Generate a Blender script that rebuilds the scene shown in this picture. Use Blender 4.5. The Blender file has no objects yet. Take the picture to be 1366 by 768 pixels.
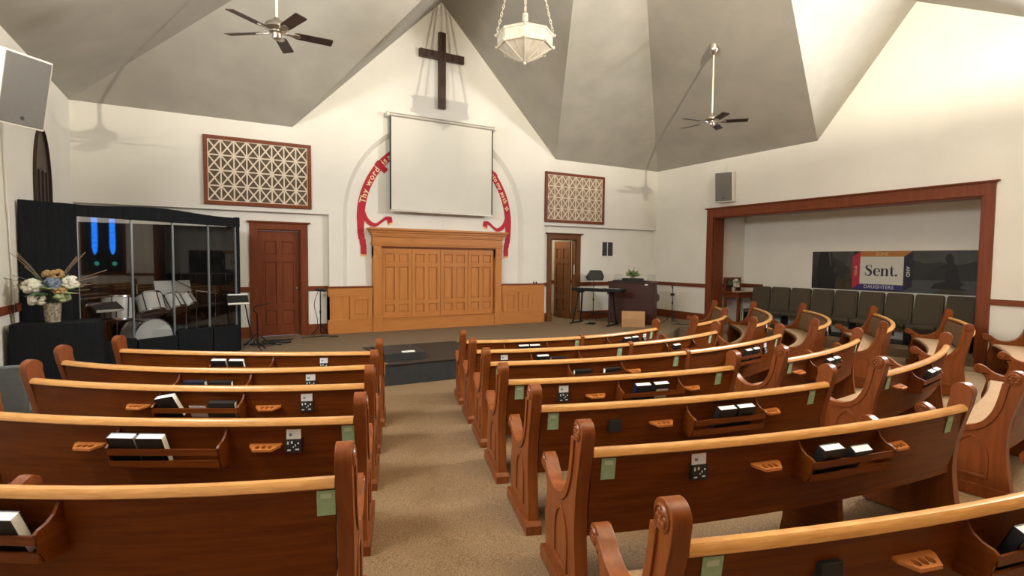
import bpy, bmesh, math, random
from mathutils import Vector, Matrix
from mathutils.geometry import tessellate_polygon
random.seed(7)
scn = bpy.context.scene
COL = scn.collection
ZO = 1.92            # world height of the camera; all heights below are given relative to the camera
PI = math.pi
sin, cos, hyp = math.sin, math.cos, math.hypot

# ------------------------------------------------------------------ camera
yaw, pitch, roll, FPX = 0.51205, -0.05182, 0.00939, 705.53
fw = Vector((sin(yaw)*cos(pitch), cos(yaw)*cos(pitch), sin(pitch)))
rt = Vector((cos(yaw), -sin(yaw), 0)); up = rt.cross(fw)
r2 = rt*cos(roll) + up*sin(roll); u2 = -rt*sin(roll) + up*cos(roll)
cd = bpy.data.cameras.new('camera'); cam = bpy.data.objects.new('camera', cd); COL.objects.link(cam)
cd.sensor_width = 36; cd.lens = 36*FPX/1366; cd.clip_start = .05
m = Matrix((r2, u2, -fw)).transposed().to_4x4(); m.translation = (0, 0, ZO); cam.matrix_world = m
scn.camera = cam
# ------------------------------------------------------------------ world, exposure
wd = bpy.data.worlds.new('world'); scn.world = wd; wd.use_nodes = True
wd.node_tree.nodes['Background'].inputs[0].default_value = (.75, .85, 1, 1)
wd.node_tree.nodes['Background'].inputs[1].default_value = .5
scn.view_settings.view_transform = 'Standard'; scn.view_settings.look = 'None'
scn.view_settings.gamma = 1; scn.view_settings.use_curve_mapping = False
scn.view_settings.exposure = 0.58
# ------------------------------------------------------------------ lights of the room
def lamp(name, kind, loc, energy, color, size=.1, sy=None, direction=None):
    l = bpy.data.lights.new(name, kind); l.energy = energy; l.color = color
    if kind == 'POINT': l.shadow_soft_size = size
    if kind == 'AREA':
        l.size = size
        if sy: l.shape = 'RECTANGLE'; l.size_y = sy
    o = bpy.data.objects.new(name, l); COL.objects.link(o); o.location = (loc[0], loc[1], loc[2]+ZO)
    if direction: o.rotation_euler = Vector(direction).to_track_quat('-Z', 'Z').to_euler()
    return o
LAMP = (4.64, .17, 4.03)       # bulb inside the rear chandelier
lamp('chandelier_bulb_offscreen', 'POINT', LAMP, 1850, (1, .90, .70), .03)
DAY = (1.0, .985, .95)
# daylight through the side windows (panes built further down)
for wy in (3.4, 5.6): lamp('window_left_offscreen', 'AREA', (-2.05, wy, 2.15), 120, DAY, 1.0, 1.9, (1, 0, -.1))
lamp('window_right_offscreen', 'AREA', (11.37, 2.2, 2.70), 560, DAY, 1.15, 1.2, (-1, 0, -.1))  # set at the upper panes that were added to carry it
lamp('hallway_lamp', 'POINT', (8.0, 12.6, .8), 14, (1, .85, .6), .1)

# ------------------------------------------------------------------ materials
def nd(nt, t, **kw):
    n = nt.nodes.new(t)
    for k, v in kw.items(): setattr(n, k, v)
    return n
def mat(name, col, rough=.5, metal=0, spec=.5, col2=None, scale=(1,1,1), noise=5, detail=4, bump=0, bscale=None, coat=0, emit=None, es=0, lo=.35, hi=.65):
    m = bpy.data.materials.new(name); m.use_nodes = True; nt = m.node_tree; b = nt.nodes['Principled BSDF']
    b.inputs['Base Color'].default_value = (*col, 1); b.inputs['Roughness'].default_value = rough
    b.inputs['Metallic'].default_value = metal; b.inputs['Specular IOR Level'].default_value = spec
    if coat: b.inputs['Coat Weight'].default_value = coat; b.inputs['Coat Roughness'].default_value = .18
    if emit: b.inputs['Emission Color'].default_value = (*emit, 1); b.inputs['Emission Strength'].default_value = es
    if col2 or bump:
        tc = nd(nt, 'ShaderNodeTexCoord'); mp = nd(nt, 'ShaderNodeMapping'); mp.inputs['Scale'].default_value = scale
        nt.links.new(tc.outputs['Object'], mp.inputs['Vector'])
        nz = nd(nt, 'ShaderNodeTexNoise'); nz.inputs['Scale'].default_value = noise; nz.inputs['Detail'].default_value = detail
        nt.links.new(mp.outputs[0], nz.inputs['Vector'])
        if col2:
            cr = nd(nt, 'ShaderNodeValToRGB'); cr.color_ramp.elements[0].position = lo; cr.color_ramp.elements[1].position = hi
            cr.color_ramp.elements[0].color = (*col, 1); cr.color_ramp.elements[1].color = (*col2, 1)
            nt.links.new(nz.outputs['Fac'], cr.inputs['Fac']); nt.links.new(cr.outputs[0], b.inputs['Base Color'])
        if bump:
            bp = nd(nt, 'ShaderNodeBump'); bp.inputs['Strength'].default_value = bump; bp.inputs['Distance'].default_value = .01
            src = nz
            if bscale:
                src = nd(nt, 'ShaderNodeTexNoise'); src.inputs['Scale'].default_value = bscale; src.inputs['Detail'].default_value = 3
                nt.links.new(tc.outputs['Object'], src.inputs['Vector'])
            nt.links.new(src.outputs['Fac'], bp.inputs['Height']); nt.links.new(bp.outputs[0], b.inputs['Normal'])
    return m
def clear_pane(name, tint, gloss, rough=.02):
    m = bpy.data.materials.new(name); m.use_nodes = True; nt = m.node_tree; nt.nodes.clear()
    out = nd(nt, 'ShaderNodeOutputMaterial'); mx = nd(nt, 'ShaderNodeMixShader'); tr = nd(nt, 'ShaderNodeBsdfTransparent'); gl = nd(nt, 'ShaderNodeBsdfGlossy')
    tr.inputs[0].default_value = (*tint, 1); gl.inputs['Roughness'].default_value = rough; mx.inputs[0].default_value = gloss
    nt.links.new(tr.outputs[0], mx.inputs[1]); nt.links.new(gl.outputs[0], mx.inputs[2]); nt.links.new(mx.outputs[0], out.inputs[0])
    return m
H_, V_ = (1.2, 1.2, 22), (24, 24, 1.2)
M = {}
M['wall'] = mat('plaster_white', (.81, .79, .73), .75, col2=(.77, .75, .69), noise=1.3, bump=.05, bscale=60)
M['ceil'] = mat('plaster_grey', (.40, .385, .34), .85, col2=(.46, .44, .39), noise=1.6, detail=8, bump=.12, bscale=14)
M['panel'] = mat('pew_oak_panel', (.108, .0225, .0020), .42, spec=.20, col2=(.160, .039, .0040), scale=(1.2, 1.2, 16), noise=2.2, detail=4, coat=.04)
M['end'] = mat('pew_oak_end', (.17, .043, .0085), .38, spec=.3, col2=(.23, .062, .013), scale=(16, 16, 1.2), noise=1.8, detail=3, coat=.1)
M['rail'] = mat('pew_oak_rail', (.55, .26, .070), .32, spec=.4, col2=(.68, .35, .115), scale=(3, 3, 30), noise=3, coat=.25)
M['oak'] = mat('mantel_oak', (.46, .175, .042), .45, spec=.3, col2=(.53, .215, .056), scale=(14, 14, 1), noise=1.6, detail=3)
M['oakh'] = mat('mantel_oak_h', (.45, .17, .041), .45, spec=.3, col2=(.52, .21, .054), scale=(1, 1, 14), noise=1.8, detail=3)
M['dark'] = mat('dark_stained_oak', (.155, .036, .011), .45, spec=.25, col2=(.20, .050, .016), scale=(14, 14, 1), noise=1.8)
M['darkh'] = mat('dark_stained_oak_h', (.155, .036, .011), .45, spec=.25, col2=(.20, .050, .016), scale=(1, 1, 14), noise=1.8)
M['brown'] = mat('brown_varnished_door', (.125, .044, .013), .45, spec=.25, col2=(.16, .060, .018), scale=(14, 14, 1), noise=1.8)
M['cross'] = mat('cross_walnut', (.035, .014, .008), .45, col2=(.06, .024, .013), scale=V_, noise=2)
M['organ'] = mat('organ_mahogany', (.042, .0125, .0085), .45, spec=.3, col2=(.064, .020, .0135), scale=H_, noise=2)
M['carpet'] = mat('nave_carpet', (.165, .098, .050), .95, spec=.1, col2=(.34, .235, .140), noise=120, detail=3, bump=.4)
M['carpet2'] = mat('platform_carpet', (.185, .132, .084), .95, spec=.1, col2=(.24, .175, .115), noise=60, detail=3, bump=.3)
M['mat'] = mat('dark_brown_landing_carpet', (.050, .036, .027), .95, spec=.1, col2=(.070, .052, .04), noise=60, bump=.3)
M['black'] = mat('black_paint', (.014, .015, .016), .6, col2=(.022, .023, .024), noise=8)
M['cloth'] = mat('black_curtain', (.007, .008, .010), .9, spec=.15, col2=(.011, .012, .015), scale=(20, 20, 1), noise=3)
M['metal_b'] = mat('black_metal', (.012, .012, .013), .4, metal=.3)
M['chrome'] = mat('chrome', (.75, .74, .72), .22, metal=1)
M['nickel'] = mat('brushed_nickel', (.55, .50, .44), .3, metal=1)
M['blade'] = mat('fan_blade_walnut', (.030, .014, .010), .45, col2=(.045, .022, .015), scale=(5, 5, 5), noise=3)
M['white'] = mat('white_enamel', (.80, .78, .72), .5)
M['rod'] = mat('cream_rod', (.70, .64, .50), .4, metal=.3)
M['plaster'] = mat('chandelier_plaster', (.78, .73, .62), .6, col2=(.70, .64, .52), noise=9)
M['screen'] = mat('screen_cloth', (.70, .68, .62), .8, col2=(.67, .65, .59), noise=1.5)
M['alu'] = mat('screen_case', (.50, .47, .42), .45, metal=.4)
M['edge'] = mat('screen_black_edge', (.012, .012, .012), .7)
M['red'] = mat('ribbon_red', (.42, .012, .030), .75, col2=(.48, .018, .038), noise=3)
M['gold'] = mat('ribbon_gold', (.78, .48, .16), .6)
M['lett'] = mat('ribbon_letter_cream', (.86, .74, .46), .6)
M['latb'] = mat('lattice_brown_cloth', (.105, .075, .048), .9, col2=(.135, .098, .063), noise=40)
M['lat2'] = mat('lattice_tan_cloth', (.30, .20, .125), .9, col2=(.35, .24, .155), noise=40)
M['lats'] = mat('lattice_cream_strip', (.74, .64, .52), .6)
M['grille'] = mat('speaker_grille', (.13, .125, .11), .7, col2=(.17, .16, .14), noise=200)
M['spk'] = mat('speaker_cabinet_white', (.74, .71, .64), .55)
M['cush'] = mat('tan_cushion', (.30, .19, .105), .9, spec=.15, col2=(.37, .245, .145), noise=40, bump=.2)
M['cushb'] = mat('brown_back_cushion', (.16, .088, .045), .9, spec=.15, col2=(.21, .125, .07), noise=40, bump=.2)
M['seat'] = mat('olive_seat_cloth', (.074, .060, .041), .95, spec=.1, col2=(.094, .077, .054), noise=60, bump=.2)
M['gchair'] = mat('grey_chair_vinyl', (.075, .085, .088), .6, col2=(.095, .105, .108), noise=20)
M['cover'] = mat('bible_black_cover', (.010, .010, .012), .45)
M['cover2'] = mat('hymnal_navy_cover', (.008, .012, .035), .45)
M['page'] = mat('page_edges', (.86, .86, .82), .8, col2=(.90, .90, .86), noise=60)
M['paper'] = mat('paper', (.62, .63, .64), .8)
M['cardw'] = mat('white_card', (.74, .76, .80), .7)
M['cardb'] = mat('card_blue_mark', (.12, .22, .32), .7)
M['green'] = mat('green_sticker', (.30, .46, .29), .6, col2=(.36, .52, .35), noise=30)
M['green2'] = mat('green_sticker_light', (.52, .66, .50), .6)
M['cup'] = mat('cup_holder_oak', (.46, .15, .030), .4, col2=(.54, .19, .045), scale=H_, noise=3)
M['shell'] = mat('drum_shell_white', (.80, .80, .76), .3, coat=.3)
M['skin'] = mat('drum_head_brown', (.10, .065, .05), .5)
M['leaf'] = mat('leaf_green', (.06, .12, .04), .6, col2=(.10, .18, .07), noise=20)
M['leafl'] = mat('leaf_pale', (.30, .36, .17), .6)
M['petal'] = mat('petal_cream', (.72, .70, .60), .7, col2=(.60, .58, .46), noise=30)
M['petalo'] = mat('petal_gold', (.36, .22, .09), .7)
M['petalb'] = mat('petal_bluegrey', (.14, .18, .24), .7)
M['twig'] = mat('dry_twig', (.30, .22, .14), .8)
M['glassv'] = mat('vase_glass', (.20, .17, .12), .2, col2=(.40, .36, .28), noise=40, lo=.45, hi=.55)
M['box'] = mat('cardboard', (.40, .22, .10), .8, col2=(.44, .25, .12), noise=6)
M['plex'] = clear_pane('plexiglass', (.88, .89, .90), .075)
M['pexl'] = mat('plexi_edge_strip', (.13, .14, .145), .3)
M['acry'] = clear_pane('clear_acrylic', (.93, .93, .93), .06)
M['dark_glass'] = mat('dark_window_wood', (.020, .010, .007), .5, col2=(.045, .02, .012), scale=V_, noise=2)
M['daypane'] = mat('daylit_pane', (.6, .7, .8), .4, emit=(.72, .86, 1), es=1.0)
M['blueglass'] = mat('blue_stained_glass', (.01, .05, .25), .3, col2=(.02, .16, .5), noise=30, emit=(.015, .22, 1.0), es=6)
M['greenglass'] = mat('green_stained_glass', (.03, .2, .16), .3, emit=(.08, .62, .50), es=1.4)
M['lead'] = mat('stained_window_lead', (.008, .008, .008), .7)
M['ivory'] = mat('ivory_keys', (.75, .73, .66), .4)
M['vent'] = mat('vent_dark', (.035, .035, .032), .6)
M['photo1'] = mat('banner_dark_hillside', (.010, .010, .009), .55, col2=(.045, .042, .036), noise=2.2, detail=6, lo=.4, hi=.75)
M['photo2'] = mat('banner_dark_lake', (.008, .0095, .0095), .55, col2=(.020, .023, .023), noise=2, detail=6)
M['sky'] = mat('banner_grey_sky', (.038, .040, .039), .55, col2=(.060, .062, .060), noise=3, detail=5)
M['lake'] = mat('banner_lake_water', (.042, .048, .048), .55, col2=(.062, .069, .068), scale=(1, 1, 12), noise=3)
M['hill'] = mat('banner_brown_hill', (.030, .022, .010), .55, col2=(.055, .038, .016), noise=6)
M['figure'] = mat('banner_black_figure', (.005, .005, .006), .55)
M['bred'] = mat('banner_red', (.42, .02, .045), .55)
M['borange'] = mat('banner_orange', (.42, .17, .035), .55)
M['bnavy'] = mat('banner_navy', (.030, .028, .13), .55)
M['bink'] = mat('banner_ink', (.012, .012, .030), .55)
M['bwhite'] = mat('banner_white', (.60, .59, .54), .55)
M['btan'] = mat('banner_tan_text', (.62, .40, .20), .55)
M['blav'] = mat('banner_lavender_text', (.50, .50, .62), .55)

# ------------------------------------------------------------------ mesh helpers
BASE = {}
def fr(o, ux, uy, uz):
    o, ux, uy, uz = map(Vector, (o, ux, uy, uz))
    return lambda a, b, c: o + ux*a + uy*b + uz*c
def rz(a): return (cos(a), sin(a), 0), (-sin(a), cos(a), 0), (0, 0, 1)
class MB:
    def __init__(s): s.v = []; s.f = []
    def add(s, vs, fs):
        n = len(s.v); s.v += [tuple(q) for q in vs]; s.f += [tuple(i+n for i in f) for f in fs]; return s
    def box(s, a0, a1, b0, b1, c0, c1, xf=None):
        xf = xf or (lambda a, b, c: (a, b, c))
        return s.add([xf(a, b, c) for c in (c0, c1) for b in (b0, b1) for a in (a0, a1)],
            [(0, 2, 3, 1), (4, 5, 7, 6), (0, 1, 5, 4), (2, 6, 7, 3), (0, 4, 6, 2), (1, 3, 7, 5)])
    def prism(s, poly, c0, c1, xf, holes=()):
        # poly in (a,b), extruded along c; tessellated caps
        loops = [list(poly)] + [list(h) for h in holes]
        flat = [p for l in loops for p in l]
        tri = tessellate_polygon([[Vector((p[0], p[1], 0)) for p in l] for l in loops])
        N = len(flat)
        vs = [xf(p[0], p[1], c0) for p in flat] + [xf(p[0], p[1], c1) for p in flat]
        fs = []
        for t in tri: fs.append(tuple(t)); fs.append(tuple(i+N for i in reversed(t)))
        k = 0
        for l in loops:
            n = len(l)
            for i in range(n):
                j = (i+1) % n; fs.append((k+i, k+j, k+j+N, k+i+N))
            k += n
        return s.add(vs, fs)
    def tube(s, pts, r, n=8, closed=False):
        pts = [Vector(p) for p in pts]; L = len(pts); rings = []
        ref = Vector((0, 0, 1)); vs = []; fs = []
        for i, p in enumerate(pts):
            if closed: t = pts[(i+1) % L] - pts[i-1]
            else: t = pts[min(i+1, L-1)] - pts[max(i-1, 0)]
            t.normalize()
            if abs(t.dot(ref)) > .95: a = t.cross(Vector((1, 0, 0)))
            else: a = t.cross(ref)
            a.normalize(); b = t.cross(a)
            rr = r[i] if isinstance(r, (list, tuple)) else r
            vs += [p + (a*cos(2*PI*k/n) + b*sin(2*PI*k/n))*rr for k in range(n)]
        for i in range(L if closed else L-1):
            j = (i+1) % L
            for k in range(n):
                k2 = (k+1) % n; fs.append((i*n+k, i*n+k2, j*n+k2, j*n+k))
        if not closed: fs.append(tuple(range(n-1, -1, -1))); fs.append(tuple((L-1)*n+k for k in range(n)))
        return s.add(vs, fs)
    def lathe(s, prof, n=16, xf=None):
        xf = xf or (lambda a, b, c: (a, b, c)); vs = []; fs = []; L = len(prof)
        for r, z in prof: vs += [xf(r*cos(2*PI*k/n), r*sin(2*PI*k/n), z) for k in range(n)]
        for i in range(L-1):
            for k in range(n):
                k2 = (k+1) % n; fs.append((i*n+k, i*n+k2, (i+1)*n+k2, (i+1)*n+k))
        fs.append(tuple(range(n-1, -1, -1))); fs.append(tuple((L-1)*n+k for k in range(n)))
        return s.add(vs, fs)
    def ball(s, c, r, n=8, sq=(1, 1, 1), jit=0):
        prof = [(sin(PI*i/(n//2+2)), -cos(PI*i/(n//2+2))) for i in range(n//2+3)]
        def xf(a, b, z):
            k = 1 + jit*(random.random()-.5)
            return (c[0]+a*r*sq[0]*k, c[1]+b*r*sq[1]*k, c[2]+z*r*sq[2]*k)
        return s.lathe([(max(q[0], .02), q[1]) for q in prof], n, xf)
    def sweep(s, stations, section, closed=True):
        # stations: list of frames fn(u,v)->xyz ; section list of (u,v)
        n = len(section); vs = []; fs = []
        for st in stations: vs += [st(u, v) for u, v in section]
        L = len(stations)
        for i in range(L-1):
            for k in range(n):
                k2 = (k+1) % n; fs.append((i*n+k, i*n+k2, (i+1)*n+k2, (i+1)*n+k))
        fs.append(tuple(range(n-1, -1, -1))); fs.append(tuple((L-1)*n+k for k in range(n)))
        return s.add(vs, fs)
    def build(s, name, mt, parent=None, smooth=None, bev=0, label=None):
        vs = s.v
        if parent is None:
            xs = [v[0] for v in vs]; ys = [v[1] for v in vs]; b = Vector(((min(xs)+max(xs))/2, (min(ys)+max(ys))/2, min(v[2] for v in vs)))
        else: b = BASE[parent.name]
        me = bpy.data.meshes.new(name); me.from_pydata([(v[0]-b[0], v[1]-b[1], v[2]-b[2]) for v in vs], [], s.f); me.update()
        bm = bmesh.new(); bm.from_mesh(me); bmesh.ops.recalc_face_normals(bm, faces=bm.faces); bm.to_mesh(me); bm.free()
        me.materials.append(M[mt] if isinstance(mt, str) else mt)
        if smooth:
            me.polygons.foreach_set('use_smooth', [True]*len(me.polygons)); me.set_sharp_from_angle(angle=math.radians(smooth))
        o = bpy.data.objects.new(name, me); COL.objects.link(o)
        if parent is None: o.location = b + Vector((0, 0, ZO))
        else: o.parent = parent
        BASE[o.name] = b
        if bev:
            md = o.modifiers.new('bevel', 'BEVEL'); md.width = bev; md.segments = 2; md.limit_method = 'ANGLE'
        if label: o['label'] = label
        return o
def tag(o, label, cat, group=None):
    o['label'] = label; o['category'] = cat
    if group: o['group'] = group
    return o
def thing(name, base, label, cat, group=None):
    o = bpy.data.objects.new(name, None); COL.objects.link(o); o.empty_display_size = .1
    o.location = Vector(base) + Vector((0, 0, ZO)); BASE[o.name] = Vector(base)
    return tag(o, label, cat, group)
def struct(o): o['kind'] = 'structure'; return o
def copy_thing(src, loc, rot, label, group=None):
    c = src.copy(); COL.objects.link(c); c.location = Vector(loc) + Vector((0, 0, ZO)); c.rotation_euler = rot
    c['label'] = label
    if group: c['group'] = group
    for ch in src.children:
        d = ch.copy(); COL.objects.link(d); d.parent = c
        for g in ch.children:
            e = g.copy(); COL.objects.link(e); e.parent = d
    return c
def text_geo(body, size, depth=.002):
    cu = bpy.data.curves.new('text', 'FONT'); cu.body = body; cu.size = size; cu.extrude = depth; cu.align_x = 'CENTER'; cu.resolution_u = 3; cu.offset = size*.014
    o = bpy.data.objects.new('text', cu); me = bpy.data.meshes.new_from_object(o)
    vs = [tuple(v.co) for v in me.vertices]; fs = [tuple(p.vertices) for p in me.polygons]
    bpy.data.objects.remove(o); bpy.data.curves.remove(cu); bpy.data.meshes.remove(me)
    return vs, fs
def smooth_curve(pts, k=4):
    out = []
    for i in range(len(pts)-1):
        p0 = pts[max(i-1, 0)]; p1 = pts[i]; p2 = pts[i+1]; p3 = pts[min(i+2, len(pts)-1)]
        for j in range(k):
            t = j/k
            out.append(tuple(.5*(2*b + (c-a)*t + (2*a-5*b+4*c-d)*t*t + (3*b-a-3*c+d)*t**3) for a, b, c, d in zip(p0, p1, p2, p3)))
    out.append(tuple(pts[-1])); return out

# ------------------------------------------------------------------ room shell
X0, X1, Y0, Y1 = -2.11, 11.44, -4.6, 11.65
DR = 11.765                       # recessed lower front wall
E_, PK, GL, GR, GC = 2.653, 5.887, 1.4175, 7.8275, 4.63
PF = -1.60                        # platform level
def zf(x, y):
    r = hyp(x-4.66, y-10.0); return -1.92 + .031*(max(r, 3.5)-4.0)
# nave floor: shallow bowl falling towards the platform
mb = MB(); nx, ny = 56, 66
for j in range(ny+1):
    for i in range(nx+1):
        x = X0-.3 + (X1-X0+.6)*i/nx; y = Y0-.3 + (Y1-Y0+.6)*j/ny; mb.v.append((x, y, zf(x, y)))
mb.f = [(j*(nx+1)+i, j*(nx+1)+i+1, (j+1)*(nx+1)+i+1, (j+1)*(nx+1)+i) for j in range(ny) for i in range(nx)]
struct(mb.build('floor', 'carpet', smooth=60))
# platform
XY = fr((0, 0, 0), (1, 0, 0), (0, 1, 0), (0, 0, 1))
plat = [(X0, 7.95), (7.3, 7.85), (8.6, 8.4), (10.0, 9.3), (X1, 9.6), (X1, 11.9), (X0, 11.9)]
struct(MB().prism(plat, -2.02, PF, XY).build('platform', 'carpet2'))
face = MB()
for (a, b) in zip(plat[:1], plat[1:2]):
    d = Vector((b[0]-a[0], b[1]-a[1], 0)).normalized(); n = (d.y, -d.x, 0)
    face.box(0, hyp(b[0]-a[0], b[1]-a[1]), 0, .012, -2.0, PF+.004, fr((a[0], a[1], 0), d, n, (0, 0, 1)))
struct(face.build('platform_fascia', 'black'))
struct(MB().box(2.3, 4.1, 7.86, 9.6, PF-.01, PF+.006).build('platform_landing', 'mat'))

YZ = fr((0, 0, 0), (0, 1, 0), (0, 0, 1), (1, 0, 0))     # (y,z,x)
XZ = fr((0, 0, 0), (1, 0, 0), (0, 0, 1), (0, 1, 0))     # (x,z,y)
# front wall: proud upper wall with an arched inset, recessed bays beside it
AR, AZ = 2.23, .93
arch = lambda r, n=28: [(GC-r*cos(PI*i/n), AZ+r*sin(PI*i/n)) for i in range(n+1)]
poly = [(X0-.2, .93), (2.11, .93), (2.11, -2.1), (GC-AR, -2.1)] + arch(AR) + [(GC+AR, -2.1), (7.5, -2.1), (7.5, .93), (X1+.2, .93), (X1+.2, E_), (GR, E_), (GC, PK), (GL, E_), (X0-.2, E_)]
wf = MB().prism(poly, Y1, DR, XZ)
for (a, b, c, d) in ((X0-.2, .75, -2.1, 1.0), (1.56, 2.3, -2.1, 1.0), (.75, 1.56, .60, 1.0), (7.4, 7.80, -2.1, 1.0), (8.60, X1+.2, -2.1, 1.0), (7.80, 8.60, .60, 1.0)):
    wf.box(a, b, DR, DR+.16, c, d)
wf.prism([(GC-AR+.1, -2.1)] + arch(AR-.1) + [(GC+AR-.1, -2.1)], Y1+.095, DR, XZ)
struct(wf.build('wall_front', 'wall'))
tr = MB(); o_ = [(GC-AR, -2.0)] + arch(AR) + [(GC+AR, -2.0)]; i_ = [(GC-AR+.1, -2.0)] + arch(AR-.1) + [(GC+AR-.1, -2.0)]
n = len(o_)
tr.add([(p[0], Y1-.001, p[1]) for p in o_] + [(p[0], Y1+.095, p[1]) for p in i_], [(i, i+1, n+i+1, n+i) for i in range(n-1)])
struct(tr.build('trim_arch', 'wall', smooth=50))
# right wall with the wide alcove opening
AY0, AY1, AZT, WT = 3.99, 9.58, 1.18, .36
poly = [(Y0-.2, -2.1), (AY0, -2.1), (AY0, AZT), (AY1, AZT), (AY1, -2.1), (Y1+.3, -2.1), (Y1+.3, E_), (6.90, E_), (5.13, 4.87), (3.5, 3.94), (.8, 3.6), (Y0-.2, E_)]
struct(MB().prism(poly, X1, X1+WT, YZ).build('wall_right', 'wall'))
poly = [(Y0-.2, -2.1), (Y1+.3, -2.1), (Y1+.3, E_), (6.90, E_), (5.13, 4.87), (1.24, E_), (Y0-.2, E_)]
struct(MB().prism(poly, X0-.2, X0, YZ).build('wall_left', 'wall'))
poly = [(X0-.2, -2.1), (X1+.2, -2.1), (X1+.2, E_), (GR, E_), (GC, PK), (GL, E_), (X0-.2, E_)]
struct(MB().prism(poly, Y0-.2, Y0, XZ).build('wall_back', 'brown'))  # unseen wall, set far back and dark to cut bounce onto the pews
# alcove
ab = 12.80
struct(MB().box(ab, ab+.1, AY0-.6, AY1+.2, -2.0, 1.5).build('wall_alcove_back', 'wall'))
struct(MB().box(X1+WT, ab, AY1+.08, AY1+.2, -2.0, 1.5).build('wall_alcove_far_side', 'wall'))
struct(MB().box(X1+WT, ab, AY0-.6, AY0-.5, -2.0, 1.5).build('wall_alcove_near_side', 'wall'))
struct(MB().box(X1+WT, ab, AY0-.6, AY1+.2, 1.42, 1.5).build('ceiling_alcove', 'wall'))
struct(MB().box(X1-.02, ab, AY0-.5, AY1+.1, -2.0, -1.62).build('floor_alcove', 'carpet2'))
# ceiling: pyramid with four cross gables
AP = (4.665, 5.371, 6.326); FG = (GC, 6.122, PK); BG = (GC, 2.4, PK); RR = (7.35, 5.13, 4.87); LL = (1.98, 5.13, 4.87)
cFL, cFR, cBL, cBR = (X0, Y1, E_), (X1, Y1, E_), (X0, Y0, E_), (X1, Y0, E_)
gl, gr, ga = (GL, Y1, E_), (GR, Y1, E_), (GC, Y1, PK); bl, br_, ba = (GL, Y0, E_), (GR, Y0, E_), (GC, Y0, PK)
rf, ra, rb = (X1, 6.9, E_), (X1, 5.13, 4.87), (X1, 1.24, E_); lf, la, lb = (X0, 6.9, E_), (X0, 5.13, 4.87), (X0, 1.24, E_)
rq, rs, RW = (X1, 3.5, 3.94), (X1, .8, 3.6), (8.0, 2.8, 4.75)  # rear right facets, raised so bulb light reaches the right gable wall
ce = MB()
for fc in ([cFL, gl, FG, AP], [gr, cFR, AP, FG], [cFR, rf, RR, AP], [ra, rq, RW, RR], [rq, rs, RW], [rs, cBR, AP, RW], [RR, RW, AP], [cFL, AP, LL, lf], [LL, AP, cBL, lb],
           [cBL, AP, BG, bl], [br_, BG, AP, cBR], [gr, FG, ga], [gl, ga, FG], [br_, ba, BG], [bl, BG, ba], [rf, ra, RR], [lf, LL, la], [la, LL, lb]):
    def out(p):
        return (p[0] + (.2 if p[0] >= X1-.01 else -.2 if p[0] <= X0+.01 else 0), p[1] + (.1 if p[1] >= Y1-.01 else -.1 if p[1] <= Y0+.01 else 0), p[2])
    k = len(ce.v); tri = [(0, 1, 2), (0, 2, 3)] if len(fc) == 4 else [(0, 1, 2)]
    ce.v += fc; ce.f += [tuple(k+i for i in t) for t in tri]
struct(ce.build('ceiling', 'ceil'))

# hallway behind the open door
hw = MB(); hw.box(7.0, 9.6, 13.3, 13.4, -1.7, 1.2); hw.box(6.95, 7.05, 11.92, 13.4, -1.7, 1.2); hw.box(9.55, 9.65, 11.92, 13.4, -1.7, 1.2); hw.box(7, 9.6, 11.92, 13.4, 1.1, 1.2)
struct(hw.build('wall_hallway', 'wall'))
struct(MB().box(7, 9.6, 11.9, 13.4, -1.7, PF).build('floor_hallway', 'carpet2'))
struct(MB().box(7.05, 9.55, 13.27, 13.3, -.68, -.58).build('trim_hallway', 'darkh'))
# chair rails, baseboards
def strip(name, segs, z0, z1, t, mt):
    b = MB()
    for (a, c) in segs:
        d = Vector((c[0]-a[0], c[1]-a[1], 0)); L = d.length; d.normalize(); nrm = (d.y, -d.x, 0)
        b.box(0, L, -.02, t, z0, z1, fr((a[0], a[1], 0), d, nrm, (0, 0, 1)))
    struct(b.build(name, mt, bev=.004))
strip('trim_1', [((X0, DR), (.60, DR)), ((1.70, DR), (2.11, DR)), ((7.5, DR), (7.64, DR)), ((8.75, DR), (X1, DR))], -.675, -.575, .03, 'darkh')
strip('trim_2', [((X1, Y1+.1), (X1, 9.78)), ((X1, 3.82), (X1, 2.9))], -.675, -.575, .03, 'darkh')
strip('trim_3', [((X0, 6.2), (X0, Y1))], -.675, -.575, .03, 'darkh')
strip('baseboard_front', [((X0, DR), (.60, DR)), ((1.70, DR), (2.11, DR)), ((7.5, DR), (7.64, DR)), ((8.75, DR), (X1, DR))], PF, PF+.22, .025, 'darkh')
strip('baseboard_right', [((X1, Y1+.1), (X1, 9.78))], PF, PF+.22, .025, 'darkh')
strip('baseboard_left', [((X0, 6.2), (X0, Y1))], PF, PF+.22, .025, 'darkh')
# alcove casing
ac = MB()
for (y0, y1) in ((AY1, 9.78), (3.82, AY0)): ac.box(X1-.03, X1+.02, y0, y1, -1.95, 1.18)
ac.box(X1-.03, X1+.02, 3.82, 9.78, 1.18, 1.40); ac.box(X1-.07, X1+.02, 3.77, 9.83, 1.40, 1.425); ac.box(X1-.045, X1, 3.80, 9.80, 1.385, 1.40)
ac.box(X1+.005, X1+WT+.02, AY1-.03, AY1, -1.62, 1.18); ac.box(X1+.005, X1+WT+.02, AY0, AY0+.03, -1.62, 1.18); ac.box(X1+.005, X1+WT+.02, AY0, AY1, 1.155, 1.18)
struct(ac.build('trim_alcove', 'dark', bev=.004))
strip('trim_alcove_rail', [((ab, 9.66), (ab, 9.05))], -.675, -.575, .03, 'darkh')
strip('trim_alcove_rail_side', [((X1+WT, 9.66), (ab, 9.66))], -.675, -.575, .03, 'darkh')

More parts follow.
